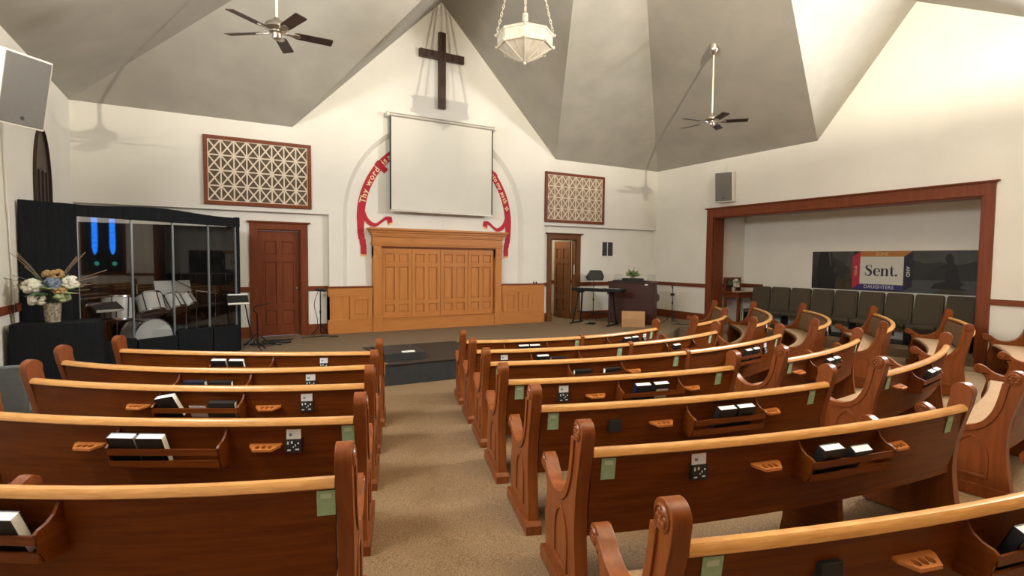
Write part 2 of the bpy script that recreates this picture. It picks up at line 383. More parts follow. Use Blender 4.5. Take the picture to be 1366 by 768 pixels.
# ------------------------------------------------------------------ doors
def panel_door(par, xf, w, h, mt, rows, d=.04):
    # xf(a,b,c): a across 0..w, b up 0..h, c depth (front = 0 .. d behind)
    sl = .105; mid = .10
    MB().box(0, w, 0, h, .024, d, xf).build('door_leaf', mt, par)
    zs = [0] + [z for r in rows for z in r] + [h]
    for a0, a1 in ((0, sl), (w-sl, w), (w/2-mid/2, w/2+mid/2)): MB().box(a0, a1, 0, h, 0, .026, xf).build('stile', mt, par, bev=.003)
    for i in range(0, len(zs), 2):
        for a0, a1 in ((sl, w/2-mid/2), (w/2+mid/2, w-sl)): MB().box(a0, a1, zs[i], zs[i+1], .001, .026, xf).build('cross_rail', mt, par, bev=.003)
    for r0, r1 in rows:
        for a0, a1 in ((sl, w/2-mid/2), (w/2+mid/2, w-sl)): MB().box(a0+.022, a1-.022, r0+.022, r1-.022, .014, .026, xf).build('raised_panel', mt, par, bev=.006)
DRW = [(.20, .52), (.66, 1.52), (1.66, 1.93)]
def casing(name, x0, x1, zt, mt):
    c = MB()
    for a, b in ((x0-.14, x0), (x1, x1+.14)): c.box(a, b, DR-.035, DR+.02, PF, zt); c.box(a-.006, b+.006, DR-.042, DR+.02, PF, PF+.25)
    c.box(x0-.14, x1+.14, DR-.035, DR+.02, zt, zt+.14); c.box(x0-.19, x1+.19, DR-.085, DR+.02, zt+.14, zt+.165); c.box(x0-.16, x1+.16, DR-.055, DR+.02, zt+.12, zt+.14)
    c.box(x0, x0+.02, DR+.0, DR+.16, PF, zt); c.box(x1-.02, x1, DR, DR+.16, PF, zt); c.box(x0, x1, DR, DR+.16, zt-.02, zt)
    return struct(c.build(name, mt, bev=.004))
casing('trim_door_1', .75, 1.56, .58, 'dark'); casing('trim_door_2', 7.80, 8.60, .58, 'brown')
d1 = thing('door_1', (1.155, DR+.08, PF), 'closed six-panel dark red-brown door beside the drum booth', 'door'); struct(d1)
panel_door(d1, fr((.772, DR+.075, PF+.01), (1, 0, 0), (0, 0, 1), (0, 1, 0)), .766, 2.145, 'dark', DRW)
MB().ball((1.49, DR+.045, -.62), .03, 10).build('door_knob', 'nickel', d1, smooth=60)
a = math.radians(118)                    # ajar, hinged on the right, swung into the hallway
D88 = math.radians(88)
d2 = thing('door_2', (8.2, DR+.1, PF), 'open brown panelled door left of the keyboard, swung back into the hallway', 'door'); struct(d2)
panel_door(d2, fr((8.535, DR+.17, PF+.01), (-cos(D88), sin(D88), 0), (0, 0, 1), (sin(D88), cos(D88), 0)), .74, 2.14, 'brown', DRW)
MB().box(8.56, 8.585, DR+.02, DR+.03, -.36, -.10).build('strike_plate', 'white', d2)
tag(MB().box(7.405, 7.545, DR-.03, DR+.01, -.36, -.265).build('thermostat', 'spk', bev=.005), 'small white thermostat on the wall left of the open door', 'thermostat')
t = thing('wall_dial', (7.475, DR, -.55), 'round white dial under the thermostat by the open door', 'dial')
MB().lathe([(.045, 0), (.045, .02), (.03, .035)], 14, fr((7.475, DR+.005, -.50), (1, 0, 0), (0, 0, 1), (0, -1, 0))).build('dial_plate', 'spk', t, smooth=40)
MB().lathe([(.02, .03), (.018, .045)], 12, fr((7.475, DR+.005, -.50), (1, 0, 0), (0, 0, 1), (0, -1, 0))).build('knob', 'alu', t, smooth=40)
t = thing('wall_vent', (9.69, DR, .16), 'dark two-pane wall vent above the keyboard', 'vent')
MB().box(9.48, 9.90, DR-.012, DR+.01, .13, .57).build('vent_frame', 'spk', t)
for a0, a1 in ((9.505, 9.675), (9.705, 9.875)):
    p = MB().box(a0, a1, DR-.016, DR, .16, .54).build('vent_pane', 'vent', t)
    for k in range(9): MB().box(a0+.008, a1-.008, DR-.022, DR-.014, .175+k*.04, .185+k*.04).build('louvre', 'vent', p)

# ------------------------------------------------------------------ wainscot and folding-door surround
MY = Y1+.01
t = thing('wood_surround', (GC, Y1, PF), 'wide oak surround with cornice framing four folding panel doors under the screen', 'surround')
def sb(x0, x1, z0, z1, p, name='surround_board', mt='oak', par=t, bev=.004): return MB().box(x0, x1, MY-p, MY+.092, z0, z1).build(name, mt, par, bev=bev)
for x0, x1 in ((3.03, 3.21), (6.04, 6.22)):
    sb(x0, x1, PF, .30, .07, 'pilaster'); sb(x0-.012, x1+.012, PF, -1.25, .085, 'plinth_block'); sb(x0-.008, x1+.008, .30, .33, .085, 'capital_band')
    q = sb(x0, x1, .06, .28, .078, 'capital_block'); sb(x0+.03, x1-.03, .10, .24, .084, 'square_boss', par=q); sb(x0+.055, x1-.055, .13, .21, .094, 'square_boss', par=q); sb(x0-.008, x1+.008, .03, .06, .085, 'capital_band')
sb(3.02, 6.23, .29, .50, .075, 'frieze', 'oakh'); sb(3.0, 6.25, .33, .36, .09, 'frieze_bead', 'oakh')
for i, (z0, z1, p) in enumerate(((.50, .54, .10), (.54, .59, .12), (.59, .64, .15), (.64, .69, .20))): sb(3.01-.03*i, 6.24+.03*i, z0, z1, p, 'cornice_step', 'oakh')
sb(3.21, 6.04, PF, -1.33, .06, 'kick_board', 'oakh'); sb(3.21, 6.04, -1.345, -1.32, .08, 'sill', 'oakh'); sb(3.21, 6.04, .255, .295, .03, 'head_jamb', 'dark')
wdt = (6.03-3.225)/4
for k in range(4):
    dx = 3.225 + k*wdt
    xf = fr((dx+.004, MY+.005, -1.315), (1, 0, 0), (0, 0, 1), (0, 1, 0)); w = wdt-.008; h = 1.565
    dr = MB().box(0, w, 0, h, .030, .045, xf).build('folding_door', 'oak', t)
    rows = [(.12, .30), (.40, 1.15), (1.25, 1.44)]; sl, mid = .08, .10
    for a0, a1 in ((0, sl), (w-sl, w), (w/2-mid/2, w/2+mid/2)): MB().box(a0, a1, 0, h, 0, .032, xf).build('stile', 'oak', dr, bev=.003)
    zs = [0, .12, .30, .40, 1.15, 1.25, 1.44, h]
    for i in range(0, 8, 2): MB().box(sl, w-sl, zs[i], zs[i+1], -.001, .032, xf).build('cross_rail', 'oakh', dr, bev=.003)
    for r0, r1 in rows:
        for a0, a1 in ((sl, w/2-mid/2), (w/2+mid/2, w-sl)): MB().box(a0+.018, a1-.018, r0+.018, r1-.018, .018, .032, xf).build('raised_panel', 'oak', dr, bev=.008)
def wains(label, x0, x1, px, ret):
    t = thing('wainscot', ((x0+x1)/2, Y1, PF), label, 'wainscot')
    MB().box(x0, x1, Y1-.03, DR, PF, -.62).build('wainscot_board', 'oak', t)
    MB().box(x0-.01, x1, Y1-.05, Y1+.05, -.62, -.585).build('cap_rail', 'darkh', t, bev=.004)
    MB().box(x0-.006, x1, Y1-.042, Y1+.05, PF, PF+.30).build('base_board', 'oakh', t, bev=.004)
    MB().box(x0-.003, x1, Y1-.036, Y1+.05, -.80, -.62).build('top_board', 'oakh', t, bev=.004)
    for a, b in px:
        for (q0, q1, z0, z1) in ((a, a+.09, PF+.30, -.80), (b-.09, b, PF+.30, -.80), (a+.09, b-.09, PF+.30, PF+.38), (a+.09, b-.09, -.88, -.80)): MB().box(q0, q1, Y1-.050, Y1, z0, z1).build('panel_frame', 'oak', t, bev=.004)
        MB().box(a+.115, b-.115, Y1-.042, Y1, PF+.405, -.905).build('raised_panel', 'oak', t, bev=.008)
    if ret: MB().box(2.075, 2.11, Y1-.03, DR, PF, -.585).build('return_board', 'oak', t)
    return t
wains('oak wainscot panel between the closed door and the folding-door surround', 2.075, 3.02, [(2.52, 3.0)], True)
wains('oak wainscot panel between the folding-door surround and the open door', 6.25, 7.5, [(6.28, 6.68), (6.72, 7.12)], False)
for k, x in enumerate((7.18, 7.26)): tag(MB().lathe([(.018, -.585), (.02, -.56), (.008, -.535)], 10, fr((x, Y1-.02, 0), (1, 0, 0), (0, 1, 0), (0, 0, 1))).build('small_knob', 'metal_b', smooth=40), 'tiny dark knob standing on the oak wainscot cap', 'cup', 'knobs on the wainscot cap')  # two small dark knobs

# ------------------------------------------------------------------ lattice panels
def lattice(label, x0, x1, mt, back):
    t = thing('lattice_panel', ((x0+x1)/2, Y1, 1.016), label, 'panel')
    z0, z1 = 1.016, 2.316; f = .07; yb = Y1-.02
    MB().box(x0+.02, x1-.02, yb, Y1+.002, z0+.02, z1-.02).build('backing_cloth', back, t)
    for a in ((x0, x1, z0, z0+f), (x0, x1, z1-f, z1), (x0, x0+f, z0+f, z1-f), (x1-f, x1, z0+f, z1-f)): MB().box(a[0], a[1], Y1-.055, Y1, a[2], a[3]).build('frame_board', mt, t, bev=.005)
    a0, a1, b0, b1 = x0+f, x1-f, z0+f, z1-f; nx, nz = 8, 4; cw, ch = (a1-a0)/nx, (b1-b0)/nz; w = .013
    def bar(p, q, dy=0):
        d = Vector((q[0]-p[0], 0, q[1]-p[1])); L = d.length; d.normalize(); n = (-d.z, 0, d.x)
        MB().box(0, L, -w, w, 0, .014, fr((p[0], yb-.015-dy, p[1]), d, n, (0, 1, 0))).build('lattice_strip', 'lats', t)
    for i in range(nx+1): bar((a0+i*cw, b0), (a0+i*cw, b1))
    for j in range(nz+1): bar((a0, b0+j*ch), (a1, b0+j*ch), .002)
    for i in range(nx):
        for j in range(nz):
            for s in (0, 1): bar((a0+i*cw, b0+(j+s)*ch), (a0+(i+1)*cw, b0+(j+1-s)*ch), .004+.002*s)
lattice('framed cream lattice on dark brown cloth, above the closed door', -.158, 1.761, 'darkh', 'latb')
lattice('framed cream lattice on tan cloth, above the open door', 7.49, 9.434, 'darkh', 'lat2')

# ------------------------------------------------------------------ projection screen, cross, ribbon
t = thing('projection_screen', (4.63, Y1-.12, 1.07), 'pulled-down white projection screen with grey case hanging over the ribbon arch', 'screen')
sy = Y1-.13
MB().tube([(3.33, sy, 3.16), (5.95, sy, 3.16)], .045, 14).build('case_tube', 'alu', t, smooth=50)
for x in (3.33, 5.95):
    MB().lathe([(.055, -.03), (.055, .03)], 14, fr((x, sy, 3.16), (0, 1, 0), (0, 0, 1), (1, 0, 0))).build('end_cap', 'spk', t, smooth=40)
    MB().box(x-.015, x+.015, sy, Y1, 3.15, 3.20).build('wall_bracket', 'spk', t)
MB().box(3.40, 5.88, sy-.003, sy+.003, 1.10, 3.13).build('screen_cloth', 'screen', t)
for a, b in ((3.375, 3.41), (5.875, 5.905)): MB().box(a, b, sy-.004, sy+.004, 1.09, 3.13).build('black_border', 'edge', t)
MB().box(3.36, 5.92, sy-.014, sy+.014, 1.06, 1.10).build('weight_bar', 'alu', t, bev=.005)
MB().tube([(4.63, sy, 1.06), (4.635, sy-.005, .9), (4.63, sy, .72)], .004, 6).build('pull_cord', 'lats', t)
t = thing('wall_cross', (4.615, Y1-.06, 3.46), 'dark wooden cross mounted high on the wall above the screen', 'cross')
MB().box(4.535, 4.70, Y1-.11, Y1-.02, 3.46, 5.17).build('upright', 'cross', t, bev=.006)
MB().box(4.08, 5.16, Y1-.10, Y1-.03, 4.555, 4.735).build('crossbar', 'cross', t, bev=.006)
MB().box(4.58, 4.66, Y1-.03, Y1+.01, 4.2, 4.3).build('wall_mount', 'cross', t)

# red scroll with gilt lettering following the arch
t = thing('scroll_ribbon', (GC, Y1, .2), 'red ribbon scroll with cream lettering arching around the projection screen', 'ribbon')
RY = Y1+.091
RC, RZc, RO, RI = GC, .90, 1.92, 1.75
def rib(poly, name='ribbon_band', mt='red', y=RY): return MB().prism(poly, y-.006, Y1+.098, XZ).build(name, mt, t)
def arcpt(r, a): return (RC-r*cos(a)*1.0, RZc+r*sin(a))
def arcband(a0, a1, n=22, nm='ribbon_band'):
    return rib([arcpt(RO, a0+(a1-a0)*i/n) for i in range(n+1)] + [arcpt(RI, a1-(a1-a0)*i/n) for i in range(n+1)], nm)
D2 = math.radians
arcband(D2(0), D2(38.5)); arcband(D2(41), D2(139)); arcband(D2(141.5), D2(180))
for a0, sg in ((D2(38.5), 1), (D2(141.5), -1)):                                   # folds of the scroll
    rib([arcpt(RO+.02, a0-sg*.01), arcpt(RO+.02, a0+sg*.05), arcpt(RI-.10, a0+sg*.06), arcpt(RI-.10, a0-sg*.02)], 'ribbon_fold', 'red', RY-.004)
for sg in (-1, 1):
    mx = lambda u: GC + sg*u
    rib([(mx(1.92), .90), (mx(1.75), .90), (mx(1.775), .56), (mx(1.905), .56)], 'ribbon_tail')
    rib([(mx(1.90), .58), (mx(1.76), .56), (mx(1.75), .42), (mx(1.885), .43)], 'ribbon_tail', y=RY-.003)
    rib([(mx(1.87), .45), (mx(1.735), .44), (mx(1.725), .30), (mx(1.855), .31)], 'ribbon_tail', y=RY-.006)
    rib([(mx(1.84), .33), (mx(1.72), .32), (mx(1.72), .10), (mx(1.84), .11)], 'ribbon_tail', y=RY-.009)
    rib([(mx(1.84), .11), (mx(1.72), .10), (mx(1.72), .06), (mx(1.84), .07)], 'ribbon_gold_end', 'gold', RY-.009)
    ca = smooth_curve([(1.74, 1.05), (1.69, .92), (1.60, .83), (1.50, .80), (1.38, .88), (1.28, .955), (1.16, .955)], 5)
    cb = smooth_curve([(1.78, .93), (1.72, .80), (1.61, .725), (1.49, .725), (1.36, .82), (1.28, .87), (1.20, .86)], 5)
    rib([(mx(p[0]), p[1]) for p in ca] + [(mx(p[0]), p[1]) for p in cb[::-1]], 'ribbon_curl', y=RY-.003)
    rib([(mx(1.26), .95), (mx(1.15), .955), (mx(1.13), .84), (mx(1.24), .79)], 'ribbon_curl', y=RY-.006)
    rib([(mx(1.13), .84), (mx(1.24), .79), (mx(1.235), .755), (mx(1.125), .805)], 'ribbon_gold_end', 'gold', RY-.006)
def put_text(s, a_start, step, r, size):
    a = a_start
    for ch in s:
        if ch != ' ':
            vs, fs = text_geo(ch, size)
            p = arcpt(r, a); tx = Vector((sin(a), 0, cos(a))).normalized(); nz = Vector((-cos(a), 0, sin(a)))
            MB().add([Vector((p[0], RY-.010-v[2], p[1])) + tx*v[0] + nz*v[1] for v in vs], fs).build('letter', 'lett', t)
        a += step*(.62 if ch in 'is' else .85 if ch == ' ' else 1.32 if ch in 'wm' else 1)
    return a
put_text('Thy word', D2(12), D2(3.35), 1.772, .185)
put_text('is', D2(42.5), D2(3.6), 1.772, .185)
put_text('a lamp', D2(48.5), D2(4.2), 1.772, .185)
put_text('unto my path', D2(136.8), D2(2.30), 1.785, .15)
dm = MB()
for k in range(4):
    a = D2(167.5); p = arcpt(1.835, a); q = (p[0]+.035*cos(k*PI/2), p[1]+.035*sin(k*PI/2))
    dm.prism([(q[0]+.024, q[1]), (q[0], q[1]+.024), (q[0]-.024, q[1]), (q[0], q[1]-.024)], RY-.012, RY-.006, XZ)
dm.build('diamond_ornament', 'lett', t)

# ------------------------------------------------------------------ pews
def mesh_only(mb, name, mt, smooth=None):
    o = mb.build(name+'_src', mt, None, smooth); b = BASE[o.name]; me = o.data
    me.transform(Matrix.Translation(b)); bpy.data.objects.remove(o); me.name = name; return me
def inst(name, me, parent, mtx=None, bev=0):
    o = bpy.data.objects.new(name, me); COL.objects.link(o); o.parent = parent
    if mtx is not None: o.matrix_local = mtx
    BASE[o.name] = BASE[parent.name]
    if bev:
        md = o.modifiers.new('bevel', 'BEVEL'); md.width = bev; md.segments = 2; md.limit_method = 'ANGLE'
    return o
UV = lambda u, v, c: (u, c, v)          # profile (forward, up) extruded sideways
def circ(cx, cy, r, a0, a1, n): return [(cx+r*cos(D2(a0+(a1-a0)*i/n)), cy+r*sin(D2(a0+(a1-a0)*i/n))) for i in range(n+1)]
HC, HR, AC, AR_ = (.012, .938), .062, (.588, .578), .052
top_front = circ(*HC, HR, 200, -20, 14) + smooth_curve([(.078, .88), (.100, .78), (.132, .67), (.195, .575), (.290, .525), (.385, .520), (.465, .550), (.525, .600)], 4) + circ(*AC, AR_, 130, -110, 12)
prof = smooth_curve([(-.005, .05), (.025, .25), (.040, .42), (.028, .60), (-.010, .76), (-.038, .86)], 4) + top_front + smooth_curve([(.545, .505), (.525, .45), (.540, .36), (.560, .27), (.545, .16), (.540, .05)], 4)
EM = {}
for sg in (1, -1):
    T = .070
    body = mesh_only(MB().prism(prof, 0, sg*T, UV), 'pew_end', 'end', 35)
    inner = [((p[0]+(.030 if i > 10 else .0)*0, p[1]) for i, p in enumerate(top_front))]
    # moulded band that follows the scrolled top edge
    bandc = [(.078, .90), (.100, .78), (.132, .67), (.195, .575), (.290, .525), (.385, .520), (.465, .550), (.535, .606)]
    bo = smooth_curve(bandc, 4); bi = []
    for i, p in enumerate(bo):
        q0 = bo[max(i-1, 0)]; q1 = bo[min(i+1, len(bo)-1)]; d = Vector((q1[0]-q0[0], q1[1]-q0[1])).normalized(); bi.append((p[0]+d.y*.042, p[1]-d.x*.042))
    band = mesh_only(MB().prism(bo + bi[::-1], sg*(T-.004), sg*(T+.010), UV), 'edge_moulding', 'end', 30)
    ap = [(.13, .13), (.13, .33)] + smooth_curve([(.135, .36), (.165, .43), (.215, .475), (.26, .50)], 3)
    ap = [(.135, .14), (.135, .31), (.150, .38), (.19, .435), (.25, .475), (.31, .435), (.35, .38), (.365, .31), (.365, .14)]
    api = [((p[0]-.25)*.80+.25, (p[1]-.30)*.86+.30) for p in ap]
    archm = mesh_only(MB().prism(ap, sg*(T-.004), sg*(T+.009), UV, [api[::-1]]), 'arch_moulding', 'end')
    plinth = mesh_only(MB().prism([(-.03, 0), (.585, 0), (.585, .06), (.56, .085), (-.01, .085), (-.03, .06)], -.012*sg, sg*(T+.022), UV), 'pew_plinth', 'end')
    def ros(c, r):
        b = MB().lathe([(r, 0), (r, .006), (r*.86, .012), (r*.8, .006)], 16, lambda a, q, z: (c[0]+a, sg*(T-.002+z), c[1]+q))
        for k in range(6): b.ball((c[0]+r*.47*cos(k*PI/3), sg*(T+.006), c[1]+r*.47*sin(k*PI/3)), r*.27, 6, (1, .5, 1))
        b.ball((c[0], sg*(T+.008), c[1]), r*.2, 6, (1, .6, 1))
        return mesh_only(b, 'rosette', 'end', 40)
    EM[sg] = (body, band, archm, plinth, ros(HC, .046), ros(AC, .038))
def add_end(par, mtx, sg):
    body, band, archm, plinth, r1, r2_ = EM[sg]
    e = inst('pew_end', body, par, mtx, .006)
    inst('edge_moulding', band, e, bev=.003); inst('arch_moulding', archm, e, bev=.003); inst('plinth', plinth, e)
    inst('rosette', r1, e); inst('rosette', r2_, e)
# rack, cup holder, card holder, sticker, books
RW = .62
brk = [(.035, .590), (-.060, .590), (-.085, .64), (-.108, .722), (-.092, .735), (-.055, .745), (-.025, .765), (-.004, .800), (.014, .805)]
rk = {'bracket': [mesh_only(MB().prism(brk, y-.007, y+.007, UV), 'rack_bracket', 'panel') for y in (RW/2, -RW/2)],
      'rack_rail': [mesh_only(MB().box(-.104, -.094, -RW/2, RW/2, .678, .714), 'rack_rail', 'panel'), mesh_only(MB().box(-.090, -.078, -RW/2, RW/2, .606, .642), 'rack_rail', 'panel')],
      'rack_shelf': [mesh_only(MB().box(-.082, .04, -RW/2, RW/2, .597, .606), 'rack_shelf', 'panel')]}
hol = [[(-.032, y)] for y in (0,)]
holes = [[(-.033+.019*cos(2*PI*k/10), y+.014*sin(2*PI*k/10)) for k in range(10)] for y in (-.034, 0, .034)]
cupm = mesh_only(MB().prism([(.03, .090), (-.010, .090), (-.064, .052), (-.064, -.052), (-.010, -.090), (.03, -.090)], .690, .704, lambda a, b, c: (a, b, c+a*.16), holes), 'cup_holder', 'cup')
ch = MB().box(-.018, .016, -.045, .045, .655, .735)
holdm = mesh_only(ch, 'card_holder', 'edge')
cardm = mesh_only(MB().box(-.008, -.002, -.041, .041, .70, .792), 'card', 'cardw')
mk = MB()
for (y, z, a, b) in ((.03, .715, .008, .018), (.008, .718, .010, .014), (-.012, .70, .006, .012), (-.028, .712, .009, .010), (.025, .672, .018, .007), (-.022, .675, .020, .008), (0, .69, .007, .006)):
    mk.box(-.0195, -.017, y-a/2, y+a/2, z-b/2, z+b/2)
markm = mesh_only(mk, 'holder_print', 'cardw')
logom = mesh_only(MB().box(-.0095, -.0075, .008, .026, .755, .768), 'card_logo', 'cardb')
stm = mesh_only(MB().box(-.0145, -.012, -.037, .037, -.058, .058), 'sticker', 'green')
stm2 = mesh_only(MB().box(-.0156, -.0144, -.022, .022, .022, .045), 'sticker_text_band', 'green2')
def make_book(cov):
    W, Hh, Tk = .150, .190, .046
    t = bpy.data.objects.new('bible', None); COL.objects.link(t); t.empty_display_size = .05; BASE[t.name] = Vector((0, 0, 0))
    c = MB(); c.box(-Tk/2, -Tk/2+.003, -W/2, W/2, 0, Hh); c.box(Tk/2-.003, Tk/2, -W/2, W/2, 0, Hh); c.box(-Tk/2, Tk/2, W/2-.003, W/2, 0, Hh)
    c.build('cover', cov, t)
    MB().box(-Tk/2+.003, Tk/2-.003, -W/2+.004, W/2-.003, .003, Hh-.003).build('page_block', 'page', t)
    return t
protos = {0: make_book('cover'), 1: make_book('cover2')}
vs, fs = text_geo('BIBLE', .030, .0004)
MB().add([(-.0235, -v[0], .12+v[1]) for v in vs], fs).build('cover_title', mat('embossed_title', (.03, .03, .03), .5), protos[0])
used = {}
PEWS = {
'r1': (4.660, 11.100, 5.060, (2.88, 6.35), (6.2, 6.3)), 'r2': (4.660, 11.100, 5.980, (2.62, 5.5), (6.64, 5.4)), 'r3': (4.660, 11.100, 6.850, (2.35, 4.6), (7.02, 4.61)),
'r4': (4.660, 11.100, 7.780, (2.08, 3.76), (4.29, 3.35)), 'r5': (4.660, 11.100, 8.670, (1.85, 2.9), (4.29, 2.45)), 'r6': (4.660, 11.100, 9.555, (1.61, 2.05), (4.31, 1.54)), 'r7': (4.660, 11.100, 10.490, (1.3, 1.18), (4.3, .6)),
'b4': (4.660, 11.100, 7.790, (5.09, 3.32), (7.33, 3.75)), 'b5': (4.660, 11.100, 8.690, (5.13, 2.41), (7.62, 2.87)), 'b6': (4.660, 11.100, 9.580, (5.2, 1.53), (7.9, 2.05)),
'l1': (3.650, 13.490, 7.910, (-.88, 7.04), (1.56, 5.865)), 'l2': (1.720, 8.860, 3.900, (-1.23, 6.33), (1.27, 5.0)), 'l3': (2.240, 9.000, 5.010, (-1.25, 5.42), (1.01, 4.14)), 'l4': (2.660, 8.920, 6.050, (-1.2, 4.26), (.72, 3.205)), 'l5': (1.570, 6.550, 4.440, (-1.2, 3.1), (.425, 2.245)),
'x1': (6.145, 10.879, 4.688, (7.15, 6.3), (10.06, 8.3)), 'x2': (6.200, 10.590, 5.220, (7.74, 5.61), (10.48, 7.58)), 'x3': (7.150, 9.030, 4.330, (8.13, 4.82), (10.75, 6.63)), 'x4': (7.120, 9.500, 5.650, (8.47, 4.02), (11.0, 5.39)),
'x5': (7.413, 9.189, 6.200, (8.9, 3.17), (11.2, 4.28)), 'x6': (7.536, 9.102, 7.000, (9.27, 2.32), (11.3, 3.2))}
ACC = {
'l1': {'rack': [1.34], 'book': [(1.12, 0), (1.30, 0)], 'card': [2.17]},
'l2': {'rack': [1.57], 'book': [(1.43, 4), (1.65, 3)], 'card': [2.38]},
'l3': {'cup': [.95, 1.92], 'rack': [1.44], 'book': [(1.28, 2), (1.62, 3)], 'leaf': [1.455], 'card': [2.2]},
'l4': {'cup': [.68, 1.70], 'rack': [1.175], 'book': [(.95, 0), (1.11, 0)], 'card': [1.86], 'stk': [2.17]},
'l5': {'rack': [.49], 'book': [(.64, 0), (.48, 0)], 'stk': [1.81]},
'r1': {'rack': [.82, 2.47], 'book': [(.76, 0), (.915, 0), (2.5, 0), (2.67, 0)], 'stk': [.10, 1.62, 3.24], 'card': [3.04]},
'r2': {'rack': [.96, 3.02], 'book': [(.77, 0), (.97, 3), (2.82, 0)], 'stk': [.10, 1.88, 3.88], 'card': [.33]},
'r3': {'rack': [1.13, 3.46], 'book': [(.95, 3), (1.29, 3), (3.44, 0), (3.63, 0)], 'cup': [1.6], 'stk': [.10, 2.2, 4.56], 'card': [4.11]},
'r4': {'rack': [1.285], 'book': [(1.17, 1), (1.35, 0)], 'leaf': [1.36], 'cup': [.77, 1.75], 'card': [.48], 'stk': [.10, 2.08]},
'r5': {'rack': [1.385], 'book': [(1.35, 0), (1.515, 0)], 'cup': [.88, 1.84], 'holder': [.53], 'stk': [.09, 2.31]},
'r6': {'rack': [1.535], 'book': [(1.36, 0), (1.57, 5)], 'cup': [1.01, 2.0], 'card': [.59], 'stk': [.09, 2.59]},
'r7': {'rack': [1.49], 'book': [(1.38, 0)], 'cup': [.93], 'holder': [.55], 'stk': [.10]},
'b4': {'rack': [.80], 'book': [(.78, 0), (.96, 0)], 'cup': [.25], 'stk': [.10, 2.15]},
'b5': {'rack': [.92], 'book': [(.86, 0), (1.03, 0)], 'cup': [.30], 'stk': [.10]},
'x2': {'card': [.75], 'cup': [1.0]}, 'x3': {'card': [.7], 'leaf2': [1.3]}, 'x4': {'card': [1.2]}, 'x1': {}, 'b6': {}, 'x5': {}, 'x6': {}}
ORD = ['', 'first', 'second', 'third', 'fourth', 'fifth', 'sixth', 'seventh']
LAB = {}
for i in range(1, 4): LAB['r%d' % i] = ('long curved oak pew with a centre joint, %s row back from the black platform step' % ORD[i], 'long pew in the %s row from the platform step' % ORD[i])
for i in range(4, 8): LAB['r%d' % i] = ('shorter curved oak pew left of the middle aisle, %s row back from the platform step' % ORD[i], '%s-row pew left of the middle aisle' % ORD[i])
for i in range(4, 7): LAB['b%d' % i] = ('curved oak pew right of the middle aisle, %s row back from the platform step' % ORD[i], '%s-row pew right of the middle aisle' % ORD[i])
for i in range(1, 6): LAB['l%d' % i] = ('curved oak pew in the block below the drum booth, %s pew back from the booth' % ORD[i], '%s pew back from the drum booth' % ORD[i])
for i in range(1, 7): LAB['x%d' % i] = ('short tightly curved oak pew beside the theatre-seat alcove, %s pew back from the organ' % ORD[i], '%s pew back from the organ beside the alcove' % ORD[i])
SHORT = {}
for i in range(1, 8): SHORT['r%d' % i] = '%s long pew' % ORD[i] if i < 4 else '%s-row pew left of mid-aisle' % ORD[i]; SHORT['b%d' % i] = '%s-row pew right of mid-aisle' % ORD[i]; SHORT['l%d' % i] = '%s pew below the drum booth' % ORD[i]
RAIL = [(-.031, .822), (-.029, .843), (-.015, .857), (.012, .858), (.029, .845), (.031, .824), (.022, .815), (-.022, .815)]
PANEL = [(-.011, .835), (.011, .835), (.081, .395), (.059, .395)]
BCUSH = [(.014, .795), (.034, .800), (.054, .775), (.110, .50), (.112, .47), (.066, .455)]
SEATP = [(.055, .385), (.50, .395), (.515, .41), (.50, .43), (.055, .415)]
SCUSH = [(.085, .416), (.49, .430), (.508, .445), (.49, .468), (.10, .452), (.085, .44)]
